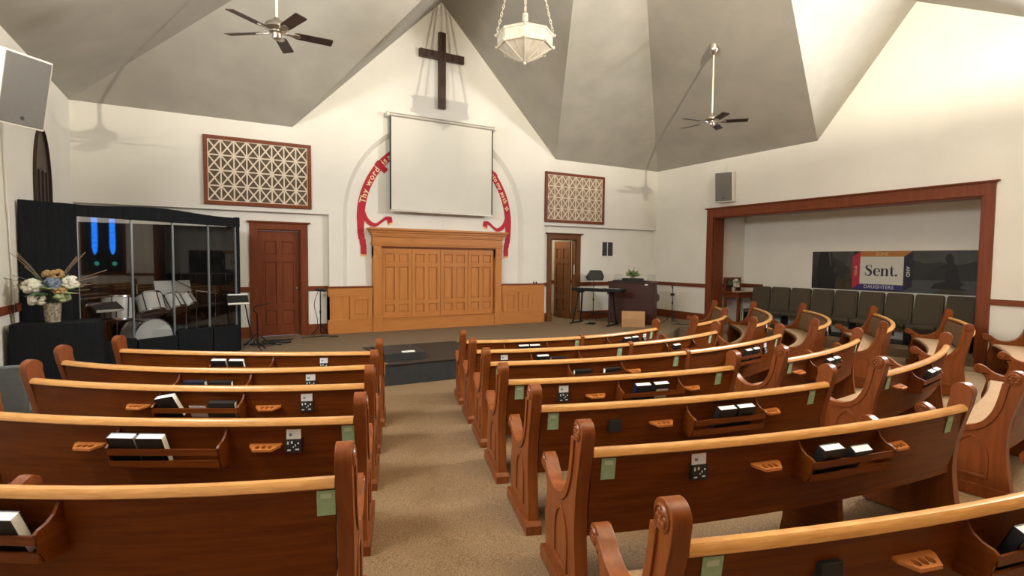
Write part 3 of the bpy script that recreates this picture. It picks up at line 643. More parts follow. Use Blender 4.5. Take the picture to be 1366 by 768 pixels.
for pid, (cx, cy, R, p0, p1) in PEWS.items():
    a0 = math.atan2(p0[1]-cy, p0[0]-cx); a1 = math.atan2(p1[1]-cy, p1[0]-cx); L = R*(a1-a0)
    am = (a0+a1)/2; bx, by = cx+R*cos(am), cy+R*sin(am); base = Vector((bx, by, zf(bx, by)))
    P = thing('pew', base, LAB[pid][0], 'pew', 'oak pews')
    def at(s, u=0, v=0):
        a = a0+s/R; x, y = cx+R*cos(a), cy+R*sin(a)
        return Vector((cx+(R-u)*cos(a), cy+(R-u)*sin(a), zf(x, y)+v))
    def lm(s, v=0, fdir=None):                    # local matrix at arc length s: X forward, Y left, Z up
        a = a0+s/R; f = Vector((-cos(a), -sin(a), 0)) if fdir is None else Vector((*fdir, 0)).normalized(); l = Vector((-f.y, f.x, 0)); q = at(s)
        mt_ = Matrix((f, l, (0, 0, 1))).transposed().to_4x4(); mt_.translation = q - base + Vector((0, 0, v)); return mt_
    n = max(6, int(L/.22)); e = .004
    sts = [(lambda u, v, s=e+(L-2*e)*i/n: at(s, u, v)) for i in range(n+1)]
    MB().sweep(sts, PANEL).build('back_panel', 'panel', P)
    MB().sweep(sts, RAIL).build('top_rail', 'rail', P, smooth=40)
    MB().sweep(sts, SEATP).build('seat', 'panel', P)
    MB().sweep(sts, SCUSH).build('seat_cushion', 'cush', P, smooth=50)
    MB().sweep(sts, BCUSH).build('back_cushion', 'cushb', P, smooth=50)
    g = pid[0]; add_end(P, lm(0, 0, {'r': (.29, .957), 'x': (-.36, .93), 'b': (0, 1)}.get(g)), 1)
    add_end(P, lm(L, 0, (.30, .954) if g == 'l' else None if g == 'x' else (-.30, .954) if (g == 'b' or pid in ('r1', 'r2', 'r3')) else (0, 1)), -1)
    ns = 1 if L < 2.9 else 2
    for k in range(ns):
        s_ = L*(k+1)/(ns+1)
        if pid == 'r6': s_ = 1.66
        mm = lm(s_); sup = MB().prism([(.06, 0), (.48, 0), (.46, .10), (.45, .39), (.075, .39), (.05, .10)], -.02, .02, UV)
        o = sup.add([], []); me = mesh_only(sup, 'support_leg', 'panel'); inst('support_leg', me, P, mm)
    A = ACC.get(pid, {})
    if pid == 'x1': add_end(P, lm(L*.47), -1)
    if pid in ('r1', 'r2', 'r3'):
        c = MB().prism(circ(0, .835, .042, 0, 180, 10) + [(-.035, .80), (.03, .39), (.10, .39), (.042, .80)], -.028, .028, UV)
        inst('centre_joint', mesh_only(c, 'centre_joint', 'end', 35), P, lm(L/2), .004)
    for s_ in A.get('rack', []):
        fm = lm(s_); r0 = inst('book_rack', rk['rack_shelf'][0], P, fm)
        for me in rk['rack_rail']: inst('rack_rail', me, r0)
        for me in rk['bracket']: inst('rack_bracket', me, r0)
    for s_ in A.get('cup', []): inst('cup_holder', cupm, P, lm(s_), .002)
    for s_ in A.get('card', []) + A.get('holder', []):
        o = inst('card_holder', holdm, P, lm(s_), .003)
        if s_ in A.get('card', []): inst('card', cardm, o); inst('card_logo', logom, o); inst('holder_print', markm, o)
    for s_ in A.get('stk', []):
        mtx = lm(s_, .75) @ Matrix.Translation((.0125, 0, 0)) @ Matrix.Rotation(-.161, 4, 'Y')
        o = inst('green_sticker', stm, P, mtx); inst('sticker_band', stm2, o)
    for s_, ty in A.get('book', []):
        cov = 1 if ty in (1, 4) else 0; src = protos[cov]
        W = Matrix.Translation(base) @ lm(s_)
        what = {0: 'upright black bible', 1: 'upright navy hymnal', 2: 'slanted black bible', 3: 'spine-up black bible', 4: 'spine-up navy hymnal', 5: 'slumped black bible'}[ty]
        rks = A['rack']; ri = min(range(len(rks)), key=lambda q: abs(rks[q]-s_)); mates = [q for q, ty2 in A['book'] if ty2 == ty and min(range(len(rks)), key=lambda w: abs(rks[w]-q)) == ri and q != s_]
        side = '' if not mates else (' nearer the aisle' if (s_ > mates[0]) == (pid[0] == 'l') else ' farther from the aisle')
        lab = '%s%s, %srack of %s' % (what, side, '' if len(rks) == 1 else ('first ' if ri == 0 else 'second '), SHORT[pid])
        if ty in (0, 1): loc = Matrix.Translation((-.027, 0, .614)) @ Matrix.Rotation(-.40, 4, 'Y')
        elif ty == 2: loc = Matrix.Translation((-.027, .02, .630)) @ Matrix.Rotation(-.40, 4, 'Y') @ Matrix.Rotation(-.22, 4, 'X')
        elif ty == 5: loc = Matrix.Translation((-.007, 0, .618)) @ Matrix.Rotation(-.62, 4, 'Y') @ Matrix.Scale(.93, 4)
        else: loc = Matrix.Translation((-.064, .095, .683)) @ Matrix.Rotation(-.18, 4, 'Y') @ Matrix.Rotation(PI/2, 4, 'X')
        Wm = W @ loc
        if cov in used: o = copy_thing(src, (0, 0, 0), (0, 0, 0), lab)
        else: o = src; used[cov] = 1
        o.matrix_world = Matrix.Translation((0, 0, ZO)) @ Wm
        tag(o, lab, 'book', 'bibles in the pew racks')
    for s_ in A.get('leaf', []):
        W = Matrix.Translation(base) @ lm(s_) @ Matrix.Translation((-.027, 0, .614)) @ Matrix.Rotation(-.40, 4, 'Y')
        o = tag(MB().box(-.0247, -.0234, -.06, .06, 0, .14, lambda a, b, c: W @ Vector((a, b, c))).build('leaflet', 'paper'), 'grey folded leaflet in the rack of the %s' % SHORT[pid], 'leaflet', 'leaflets in the pew racks')
    for s_ in A.get('leaf2', []):
        W = Matrix.Translation(base) @ lm(s_) @ Matrix.Translation((-.03, 0, .70)) @ Matrix.Rotation(.5, 4, 'Y')
        inst('pew_card', mesh_only(MB().box(-.002, .002, -.05, .05, 0, .09), 'pew_card', 'cardw'), P, lm(s_) @ Matrix.Translation((-.02, 0, .70)))

# ------------------------------------------------------------------ ceiling fans
def fan(cx, cy, z, ztop, a0, label):
    t = thing('ceiling_fan', (cx, cy, z-.08), label, 'fan', 'ceiling fans'); c = fr((cx, cy, 0), *rz(0))
    MB().lathe([(.03, ztop-.15), (.085, ztop-.09), (.10, ztop-.04), (.09, ztop+.08)], 18, c).build('canopy', 'nickel', t, smooth=40)
    MB().tube([(cx, cy, z+.12), (cx, cy, ztop-.1)], .017, 10).build('downrod', 'rod', t, smooth=60)
    MB().lathe([(.03, z+.16), (.045, z+.13), (.05, z+.10), (.12, z+.09), (.14, z+.065), (.14, z+.03), (.115, z+.01), (.09, z-.005)], 24, c).build('motor_housing', 'nickel', t, smooth=40)
    MB().lathe([(.085, z), (.085, z-.02), (.055, z-.03), (.055, z-.08), (.045, z-.095), (.012, z-.10)], 20, c).build('bottom_cap', 'nickel', t, smooth=40)
    for k in range(5):
        a = D2(a0+72*k); ux = Vector((cos(a), sin(a), 0)); uy = Vector((-sin(a), cos(a), 0)); pt = -.20
        n = uy*(-sin(pt)) + Vector((0, 0, cos(pt))); w = uy*cos(pt) + Vector((0, 0, sin(pt)))
        xf = fr((cx, cy, z-.012), ux, w, n)
        ol = [(.20, -.050), (.24, -.066), (.645, -.072), (.66, -.060), (.66, .060), (.645, .072), (.24, .066), (.20, .050)]
        b = MB().prism(ol, -.004, .004, xf).build('fan_blade', 'blade', t)
        MB().prism([(.09, -.016), (.17, -.016), (.20, -.045), (.26, -.035), (.28, 0), (.26, .035), (.20, .045), (.17, .016), (.09, .016)], -.011, -.004, xf).build('blade_arm', 'nickel', b, bev=.002)
fan(.72, 7.27, 2.80, 4.17, 0, 'five-blade dark wood ceiling fan hanging on a rod over the drum booth side')
fan(8.58, 7.30, 2.77, 4.20, 27, 'five-blade dark wood ceiling fan on a long rod over the organ side')

# ------------------------------------------------------------------ chandeliers
def chandelier(cx, cy, zr, ztop, label):
    t = thing('chandelier', (cx, cy, zr-.46), label, 'chandelier'); R = .485; ph = math.atan2(-cy, -cx) if cy > 1 else 0
    P8 = lambda r, z: [(cx+r*cos(ph+k*PI/4), cy+r*sin(ph+k*PI/4), z) for k in range(8)]
    def ringm(levels):
        b = MB(); n = len(levels)
        for r, z in levels: b.v += P8(r, z)
        b.f += [(i*8+k, i*8+(k+1) % 8, (i+1)*8+(k+1) % 8, (i+1)*8+k) for i in range(n-1) for k in range(8)]
        return b
    ringm([(R*.96, zr), (R*.96, zr-.20), (R*.93, zr-.20), (R*.93, zr)]).build('side_band', 'plaster', t)
    ringm([(R*1.0, zr+.015), (R*1.03, zr), (R*1.0, zr-.025), (R*.95, zr-.025), (R*.95, zr+.015)]).build('top_rim', 'plaster', t)
    ringm([(R*.98, zr-.175), (R*1.0, zr-.195), (R*.97, zr-.215), (R*.90, zr-.215)]).build('bottom_rim', 'plaster', t)
    b = ringm([(R*.93, zr-.205), (R*.93*.55, zr-.325), (.05, zr-.42), (.045, zr-.40), (R*.9*.55, zr-.305), (R*.90, zr-.19)]); b.build('bowl', 'plaster', t)
    for k in range(8):
        a = ph+k*PI/4; d = (cos(a), sin(a), 0)
        MB().tube([(cx+d[0]*R*.93, cy+d[1]*R*.93, zr-.21), (cx+d[0]*R*.5, cy+d[1]*R*.5, zr-.332), (cx+d[0]*.05, cy+d[1]*.05, zr-.425)], .014, 6).build('bowl_rib', 'plaster', t, smooth=60)
        MB().ball((cx+d[0]*R*.985, cy+d[1]*R*.985, zr-.20), .030, 8).build('corner_boss', 'plaster', t, smooth=60)
        a2 = a+PI/8; e = (cos(a2), sin(a2))
        MB().tube([(cx+e[0]*R*.86, cy+e[1]*R*.86, zr-.215), (cx+e[0]*.05, cy+e[1]*.05, zr-.425)], .008, 5).build('bowl_rib', 'plaster', t)
        q = fr((cx+e[0]*R*.887, cy+e[1]*R*.887, zr-.10), (-e[1], e[0], 0), (0, 0, 1), (e[0], e[1], 0))
        for s in (-.09, 0, .09): MB().prism([(s-.03, .05), (s-.02, .05), (s, .0), (s+.02, .05), (s+.03, .05), (s+.006, -.012), (s+.006, -.05), (s-.006, -.05), (s-.006, -.012)], -.004, .010, q).build('relief_ornament', 'plaster', t)
    MB().lathe([(.012, zr-.485), (.028, zr-.47), (.03, zr-.455), (.02, zr-.44), (.05, zr-.43), (.055, zr-.41), (.03, zr-.40)], 12, fr((cx, cy, 0), *rz(0))).build('finial', 'plaster', t, smooth=50)
    def chain(p, q):
        p, q = Vector(p), Vector(q); L = (q-p).length; n = int(L/.062); d = (q-p)/n; b = MB(); dn = d.normalized(); s1 = dn.cross(Vector((.3, 1, 0))).normalized(); s2 = dn.cross(s1)
        for i in range(n):
            c = p+d*(i+.5); s = s1 if i % 2 else s2
            b.tube([c + dn*.043*cos(2*PI*k/8) + s*.017*sin(2*PI*k/8) for k in range(8)], .0065, 4, True)
        b.build('chain', 'plaster', t, smooth=60)
    for k in range(8):
        if k % 2 == 1: continue
        a = ph+k*PI/4+.0; chain((cx+cos(a)*R*.99, cy+sin(a)*R*.99, zr+.01), (cx, cy, ztop-.05))
        MB().ball((cx+cos(a)*R*1.03, cy+sin(a)*R*1.03, zr+.0), .022, 8).build('chain_hook', 'plaster', t, smooth=60)
    MB().lathe([(.05, zr+.22), (.045, zr+.36)], 12, fr((cx, cy, 0), *rz(0))).build('lamp_socket', 'plaster', t, smooth=40)
    MB().lathe([(.04, zr+.17), (.042, zr+.22)], 12, fr((cx, cy, 0), *rz(0))).build('socket_collar', 'metal_b', t, smooth=40)
    chain((cx, cy, zr+.36), (cx, cy, ztop-.02))
    MB().lathe([(.06, ztop-.06), (.10, ztop-.02), (.10, ztop+.03)], 14, fr((cx, cy, 0), *rz(0))).build('ceiling_rose', 'plaster', t, smooth=40)
chandelier(4.63, 7.87, 3.79, 5.82, 'octagonal cream plaster chandelier hanging on chains in front of the cross')
chandelier(LAMP[0], LAMP[1], LAMP[2]-.085, 5.82, 'lit octagonal cream chandelier at the rear of the hall')

# ------------------------------------------------------------------ wall speakers
def speaker(c, face, tilt, w, h, d, wallpt, label):
    f = Vector((face[0], face[1], 0)).normalized(); s = Vector((-f.y, f.x, 0)); u = Vector((0, 0, 1))
    f2 = (f*cos(tilt) - u*sin(tilt)); u2_ = (u*cos(tilt) + f*sin(tilt)); xf = fr(c, s, u2_, f2)
    t = thing('wall_speaker', (c[0], c[1], c[2]-h/2), label, 'speaker', 'wall speakers')
    MB().prism([(-w/2, -d), (w/2, -d), (w/2, 0), (-w/2, 0)], -h/2, h/2, lambda a, b, c_: xf(a, c_, b)).build('cabinet', 'spk', t, bev=.01)
    MB().box(-w/2+.02, w/2-.02, -h/2+.02, h/2-.02, -.005, .008, xf).build('grille', 'grille', t, bev=.004)
    MB().lathe([(.02, 0), (.02, .012)], 12, fr(xf(0, -h/2+.09, 0), s, u2_, f2)).build('badge', 'vent', t)
    MB().tube([xf(0, 0, -d+.02), wallpt], .02, 8).build('wall_bracket', 'spk', t)
    MB().tube([xf(0, h/2-.02, -d+.05), (wallpt[0], wallpt[1], wallpt[2]+.62)], .012, 6).build('top_bracket', 'spk', t)
speaker((-1.70, 7.42, 1.72), (.75, -.66), .22, .47, .74, .30, (-2.12, 7.65, 1.75), 'white wall speaker with grey grille on the left wall above the lancet window')
speaker((11.14, 9.06, 1.89), (-.92, -.39), .10, .44, .74, .24, (11.45, 9.2, 1.9), 'white wall speaker with grey grille above the alcove corner')

# ------------------------------------------------------------------ windows
def lancet(y0, y1, zb, zt, n=8):
    w = (y1-y0)/2; c = (y0+y1)/2; h = w*2.2; p = [(y0, zb), (y1, zb), (y1, zt-h)]
    for i in range(1, n+1): t = i/n; p.append((y1-w*(1-cos(t*PI/2)), zt-h+h*sin(t*PI/2)))
    for i in range(1, n): t = 1-i/n; p.append((y0+w*(1-cos(t*PI/2)), zt-h+h*sin(t*PI/2)))
    p.append((y0, zt-h)); return p
def grow(p, d):
    cy = sum(q[0] for q in p)/len(p); cz = sum(q[1] for q in p)/len(p)
    return [(cy+(q[0]-cy)*(1+d), cz+(q[1]-cz)*(1+d*.55)) for q in p]
def window(name, p, xw, sg, pane, frame, fw=.16, label=None, bars=True):
    yz = lambda a, b, c: (xw+sg*c, a, b)
    o = MB().prism(p, -.02, .012, yz).build(name, pane); struct(o)
    MB().prism(grow(p, fw), 0, .04, yz, [p[::-1]]).build('window_frame', frame, o)
    return o
window('window_1', lancet(9.42, 10.18, -.3, 1.78), X0, 1, 'dark_glass', 'dark_glass', .06)
wd2 = bpy.data.objects['window_1']
for y in (9.61, 9.80, 9.99): MB().box(X0, X0+.03, y-.012, y+.012, -.3, 1.2).build('glazing_bar', 'dark_glass', wd2)
for i, y in enumerate((3.4, 5.6)): window('window_%d' % (2+i), lancet(y-.5, y+.5, 1.1, 3.2), X0, 1, 'daypane', 'dark')
# stained-glass window in the right wall, mirrored by the drum booth
o = MB().box(X1-.02, X1+.01, 1.55, 2.85, -.55, 3.40).build('window_4', 'lead'); struct(o)
MB().prism(grow([(1.55, -.55), (2.85, -.55), (2.85, 3.40), (1.55, 3.40)], .10), 0, .05, lambda a, b, c: (X1-c, a, b), [[(1.55, -.55), (1.55, 3.40), (2.85, 3.40), (2.85, -.55)]]).build('window_frame', 'dark', o)
for y0_, y1_ in ((1.60, 2.17), (2.23, 2.80)): MB().box(X1-.03, X1-.018, y0_, y1_, 2.10, 3.35).build('added_upper_pane', 'daypane', o)  # window extended upward with added glowing panes to carry the right lamp
for yc in (1.93, 2.50):
    MB().prism([(yc-.09, .30), (yc-.09, 1.9), (yc, 2.05), (yc+.09, 1.9), (yc+.09, .30), (yc+.04, .12), (yc, .06), (yc-.04, .12)], .02, .03, lambda a, b, c: (X1-c, a, b)).build('lancet_pane', 'blueglass', o)
    for k in range(9): MB().box(X1-.034, X1-.029, yc-.09, yc+.09, .30+.18*k, .312+.18*k).build('lead_line', 'lead', o)
    MB().lathe([(.075, .02), (.075, .03)], 14, fr((X1, yc+.05, -.24), (0, 1, 0), (0, 0, 1), (-1, 0, 0))).build('round_pane', 'greenglass', o)
tag(MB().tube(smooth_curve([(X0+.02, 8.20, 2.5), (X0+.02, 8.22, 1.2), (X0+.02, 8.30, .3), (X0+.02, 8.36, -.3), (X0+.02, 8.33, -.8), (X0+.02, 8.40, -1.55)], 5), .012, 6).build('wall_cable', 'spk', smooth=60), 'white cable running down the left wall beside the black curtain', 'cable')

# ------------------------------------------------------------------ drum booth
A_, B_ = Vector((-2.09, 8.615, 0)), Vector((.37, 10.33, 0)); bd = (B_-A_).normalized(); bn = Vector((bd.y, -bd.x, 0)); BL = (B_-A_).length
bx = fr(A_, bd, (0, 0, 1), bn)           # (along, z, out)
t = thing('drum_booth', (-.85, 9.5, PF), 'black drum booth with clear shield panes and black curtain around the drum kit', 'booth')
def folds(p, q, z0, z1, name, n=24, amp=.014, ztop=None):
    p, q = Vector(p), Vector(q); d = (q-p); L = d.length; d.normalize(); nn = Vector((d.y, -d.x, 0)); k = int(L*n); b = MB()
    for i in range(k+1):
        c = p + d*(L*i/k) + nn*(amp*sin(i*1.9)+amp*.5*sin(i*.7)); zt = z1 if ztop is None else ztop(i/k)
        b.v += [(c.x, c.y, z0), (c.x, c.y, zt), (c.x-nn.x*.01, c.y-nn.y*.01, zt), (c.x-nn.x*.01, c.y-nn.y*.01, z0)]
    b.f = [(i*4+j, i*4+(j+1) % 4, (i+1)*4+(j+1) % 4, (i+1)*4+j) for i in range(k) for j in range(4)] + [(0, 1, 2, 3), (k*4+3, k*4+2, k*4+1, k*4)]
    return b.build(name, 'cloth', t, smooth=50)
W = lambda a, o=0: tuple(A_ + bd*a + bn*o)
folds(W(0, .02), W(.60, .02), PF, .69, 'curtain')
folds(W(.58, .03), W(BL, .03), .53, .70, 'valance', 20, .008, lambda s: .685+.05*sin(PI*min(1, s*1.15))**2)
pa = [.61, 1.28, 1.865, 2.44, 2.93]
for i, a in enumerate(pa):
    MB().box(a-.013, a+.013, -1.30, .56, -.012, .012, bx).build('shield_joint', 'pexl', t)
    if i < 4: MB().box(a+.016, pa[i+1]-.016, -1.25, .56, -.003, .003, bx).build('shield_pane', 'plex', t)
MB().box(2.945, BL, PF, .70, -.05, .03, bx).build('corner_post', 'cloth', t, bev=.01)
for i in range(4): MB().box(pa[i]+.01, pa[i+1]-.005, PF, (-1.17, -1.20, -1.13, -1.15)[i], .02, .09, bx).build('lower_baffle', 'cloth', t, bev=.01)
folds((.33, 10.36, 0), (.22, 11.66, 0), PF, .66, 'side_curtain'); folds((-2.05, 11.68, 0), (.22, 11.68, 0), PF, .6, 'back_curtain'); folds((-2.07, 8.7, 0), (-2.07, 11.64, 0), PF, .6, 'side_curtain')
# drum kit
def drum(name, c, ax, r, h, label, n=22):
    ax = Vector(ax).normalized(); s = ax.cross(Vector((0, 1, .1))).normalized(); u = ax.cross(s); xf = fr(c, s, u, ax)
    t = thing(name, (c[0], c[1], c[2]-h/2), label, 'drum', 'drum kit')
    MB().lathe([(r, -h/2), (r, h/2)], n, xf).build('shell', 'shell', t, smooth=40)
    for z in (-h/2, h/2): MB().lathe([(r*1.04, z-.014), (r*1.04, z+.014)], n, xf).build('hoop', 'chrome', t, smooth=40)
    MB().lathe([(r*.97, -h/2-.018), (r*.97, -h/2-.012)], n, xf).build('bottom_head', 'skin', t); MB().lathe([(r*.97, h/2+.012), (r*.97, h/2+.016)], n, xf).build('batter_head', 'shell', t)
    for k in range(6):
        a = k*PI/3+.3; MB().tube([xf(r*1.03*cos(a), r*1.03*sin(a), -h/2), xf(r*1.03*cos(a), r*1.03*sin(a), h/2)], .008, 6).build('lug', 'metal_b', t)
    return t
tl = (-.35, .42, .85)
drum('floor_tom', (-1.30, 9.92, -.78), (.02, .15, 1), .20, .34, 'white floor tom at the curtain end of the drum kit')
ft = bpy.data.objects['floor_tom']
for k in range(3): a = .6+k*2*PI/3; MB().tube([(-1.30+.215*cos(a), 9.92+.215*sin(a), -.72), (-1.305+.215*cos(a), 9.90+.215*sin(a), PF)], .008, 6).build('leg', 'chrome', ft, smooth=60)
drum('rack_tom', (-.91, 10.24, -.762), (-.22, .42, .85), .185, .30, 'large white rack tom above the bass drum')
drum('rack_tom', (-.63, 10.55, -.78), (-.38, .42, .8), .155, .26, 'medium white rack tom beside the large rack tom')
drum('rack_tom', (-.43, 10.85, -.77), (-.45, .4, .8), .13, .22, 'smallest white rack tom under the sheet music')
drum('bass_drum', (-.98, 10.30, -1.287), (.573, -.82, 0), .30, .38, 'white bass drum on the booth floor', 28)
rt_ = bpy.data.objects['rack_tom']; MB().tube([(-.95, 10.30, -1.0), (-.90, 10.26, -.86)], .012, 8).build('mount_post', 'chrome', rt_, smooth=60)
def stand(name, x, y, ztop, label, z0=PF, mt='chrome', r=.011, boom=None, cat='stand', group=None, spread=.26):
    t = thing(name, (x, y, z0), label, cat, group)
    MB().tube([(x, y, z0+.06), (x, y, ztop)], r, 8).build('pole', mt, t, smooth=60)
    for k in range(3):
        a = .5+k*2*PI/3; MB().tube([(x, y, z0+.24), (x+spread*.6*cos(a), y+spread*.6*sin(a), z0+.09), (x+spread*cos(a), y+spread*sin(a), z0+.01)], r*.8, 6).build('leg', mt, t, smooth=60)
    MB().tube([(x, y, ztop-.5*(ztop-z0)), (x, y, ztop-.44*(ztop-z0))], r*1.8, 8).build('clutch', mt, t)
    if boom: MB().tube([(x, y, ztop), boom], r*.8, 8).build('boom', mt, t, smooth=60)
    return t
stand('cymbal_stand', -1.16, 10.94, -.46, 'chrome cymbal stand behind the large rack tom', boom=None, group='drum kit')
t = stand('cymbal_stand', -.30, 11.20, -.60, 'chrome boom stand beside the smallest rack tom', boom=(-.62, 11.02, -.40), group='drum kit', spread=.2)
MB().tube([(-.30, 11.20, -.60), (.04, 11.22, -.66)], .008, 6).build('boom', 'chrome', t)
stand('hi_hat_stand', .0, 11.42, -.60, 'chrome hi-hat stand at the far end of the drum kit', group='drum kit', spread=.18)
t = stand('tom_stand', -.44, 10.62, -.84, 'chrome stand holding the two smaller rack toms', group='drum kit', spread=.18)
MB().tube([(-.44, 10.62, -.85), (-.55, 10.575, -.83)], .010, 8).build('tom_arm', 'chrome', t, smooth=60); MB().tube([(-.44, 10.62, -.85), (-.425, 10.75, -.82)], .010, 8).build('tom_arm', 'chrome', t, smooth=60)
t = stand('pad_stand', -1.40, 9.50, -.76, 'black percussion pad on a stand in front of the floor tom', mt='metal_b', group='drum kit')
MB().box(-.19, .19, -.11, .11, -.02, .02, fr((-1.38, 9.48, -.72), bd, (bn*-.9+Vector((0, 0, .45))).normalized(), (bn*.45+Vector((0, 0, .9))).normalized())).build('pad_body', 'black', t, bev=.008)
MB().box(-.17, .17, -.125, -.105, -.015, .015, fr((-1.38, 9.48, -.72), bd, (bn*-.9+Vector((0, 0, .45))).normalized(), (bn*.45+Vector((0, 0, .9))).normalized())).build('pad_edge', 'white', t)
t = stand('music_stand', -.62, 11.05, -.72, 'black music stand holding open white sheet music behind the rack toms', mt='metal_b')
for s in (-1, 1): MB().box(s*.01 if s > 0 else -.31, .31 if s > 0 else -.01, 0, .30, 0, .004, fr((-.62, 11.0, -.70), bd, (-bn.x*.25, -bn.y*.25, .97), bn)).build('sheet', 'paper', t)
MB().box(-.33, .33, -.03, .30, -.02, -.004, fr((-.62, 11.0, -.70), bd, (-bn.x*.25, -bn.y*.25, .97), bn)).build('desk', 'metal_b', t)

# ------------------------------------------------------------------ flowers
def bouquet(t, c, r, h, kinds, n_leaf, twigs=0, seed=1):
    rnd = random.Random(seed)
    for k, (dx, dy, dz, rr, mt) in enumerate(kinds):
        b = MB(); p = (c[0]+dx, c[1]+dy, c[2]+dz)
        for i in range(34):
            th = rnd.random()*2*PI; z = rnd.uniform(-.7, 1); q = math.sqrt(max(0, 1-z*z))
            b.ball((p[0]+rr*.62*q*cos(th), p[1]+rr*.62*q*sin(th), p[2]+rr*.62*z), rr*.34, 6, (1, 1, .8), .3)
        b.build('blossom', mt, t, smooth=60)
        MB().tube([(c[0], c[1], c[2]-h*.6), ((c[0]+p[0])/2, (c[1]+p[1])/2, c[2]-h*.1), p], .005, 5).build('stem', 'leaf', t)
    for k in range(n_leaf):
        th = rnd.random()*2*PI; el = rnd.uniform(-.2, 1.0); L = r*rnd.uniform(.6, 1.1); d = Vector((cos(th)*cos(el), sin(th)*cos(el), sin(el))); s = d.cross(Vector((0, 0, 1))).normalized()*L*.16; o = Vector(c)
        q = o+d*L*.25; lp = [q, o+d*L*.6+s, o+d*L, o+d*L*.6-s]; up_ = Vector((0, 0, .006))
        MB().add(lp+[v-up_ for v in lp], [(0, 1, 2, 3), (7, 6, 5, 4), (0, 4, 5, 1), (1, 5, 6, 2), (2, 6, 7, 3), (3, 7, 4, 0)]).build('leaf', 'leaf' if k % 3 else 'leafl', t)
    for k in range(twigs):
        th = rnd.uniform(2.2, 4.2) if k < twigs*.6 else rnd.uniform(-1, 1); el = rnd.uniform(.1, 1.1); L = r*rnd.uniform(1.3, 1.9); d = Vector((cos(th)*cos(el), sin(th)*cos(el)*.6, sin(el))); L = min(L, .36/max(.01, -d.x)) if d.x < 0 else L
        MB().tube([Vector(c), Vector(c)+d*L*.6+Vector((0, 0, .02)), Vector(c)+d*L], [.003, .0025, .004], 5).build('dry_stem', 'twig', t)
t = thing('draped_table', (-1.66, 8.2, PF), 'table under a black cloth carrying the tall flower vase, beside the booth curtain', 'table')
MB().box(-2.03, -1.27, 7.98, 8.42, -.81, -.785).build('table_top', 'cloth', t, bev=.006)
cl = MB(); k = 60; per = [(-2.04, 7.97), (-1.26, 7.97), (-1.26, 8.43), (-2.04, 8.43)]; ptsl = []
for i in range(4):
    a, b = per[i], per[(i+1) % 4]
    for j in range(15): s = j/15; ptsl.append((a[0]+(b[0]-a[0])*s, a[1]+(b[1]-a[1])*s))
for i, (x, y) in enumerate(ptsl):
    w = 1+.02*sin(i*1.7); cl.v += [(x, y, -.783), (-1.65+(x+1.65)*w*1.02, 8.2+(y-8.2)*w*1.03, PF+.01)]
n = len(ptsl); cl.f = [(2*i, 2*i+1, 2*((i+1) % n)+1, 2*((i+1) % n)) for i in range(n)] + [tuple(2*i for i in range(n))]
cl.build('table_cloth', 'cloth', t, smooth=40)
t = thing('flower_vase', (-1.70, 8.18, -.785), 'tall vase of cream hydrangeas with dry stems on the black table', 'vase')
MB().lathe([(.07, -.785), (.075, -.77), (.082, -.66), (.088, -.55), (.08, -.55), (.07, -.60)], 16, fr((-1.70, 8.18, 0), *rz(0))).build('vase_body', 'glassv', t, smooth=40)
bouquet(t, (-1.70, 8.18, -.42), .36, .30, [(-.155, -.09, .06, .115, 'petal'), (-.12, -.1, -.09, .095, 'petal'), (.19, -.06, .10, .105, 'petal'), (.11, -.09, -.06, .095, 'leafl'), (.03, -.1, .09, .10, 'petalb'), (.09, -.1, .02, .08, 'petalo'), (.05, .0, .20, .085, 'petalo'), (-.03, .02, .2, .07, 'petalo')], 26, 16, 3)
t = thing('grey_chair', (-1.66, 6.1, zf(-1.66, 6.1)), 'grey padded stacking chair between the left wall and the pews', 'chair')
cz = zf(-1.66, 6.1)
MB().box(-.24, .24, 0, .05, .46, .90, fr((-1.64, 5.92, cz), (.99, -.1, 0), (.1, .98, -.0), (0, -.08, 1))).build('backrest', 'gchair', t, bev=.02)
MB().box(-.24, .24, .03, .48, .42, .48, fr((-1.64, 5.92, cz), (.99, -.1, 0), (.1, .99, 0), (0, 0, 1))).build('seat', 'gchair', t, bev=.02)
for sx in (-.22, .22):
    for sy_ in (.03, .45): MB().tube([(-1.64+sx, 5.93+sy_-sx*.1, cz), (-1.64+sx, 5.93+sy_-sx*.1, cz+.44)], .012, 8).build('leg', 'metal_b', t)
    MB().tube([(-1.64+sx, 5.95-sx*.1, cz+.42), (-1.64+sx, 5.93-sx*.1, cz+.85)], .012, 8).build('back_post', 'metal_b', t)
# black riser block with paper on the platform edge
tag(MB().box(2.27, 2.93, 8.03, 8.85, PF+.004, -1.465).build('riser_block', 'black', bev=.008), 'low black riser block on the platform edge at the head of the aisle', 'riser')
tag(MB().box(2.56, 2.76, 8.05, 8.12, -1.465, -1.450).build('paper_pad', 'page'), 'white paper pad lying on the black riser block', 'paper')

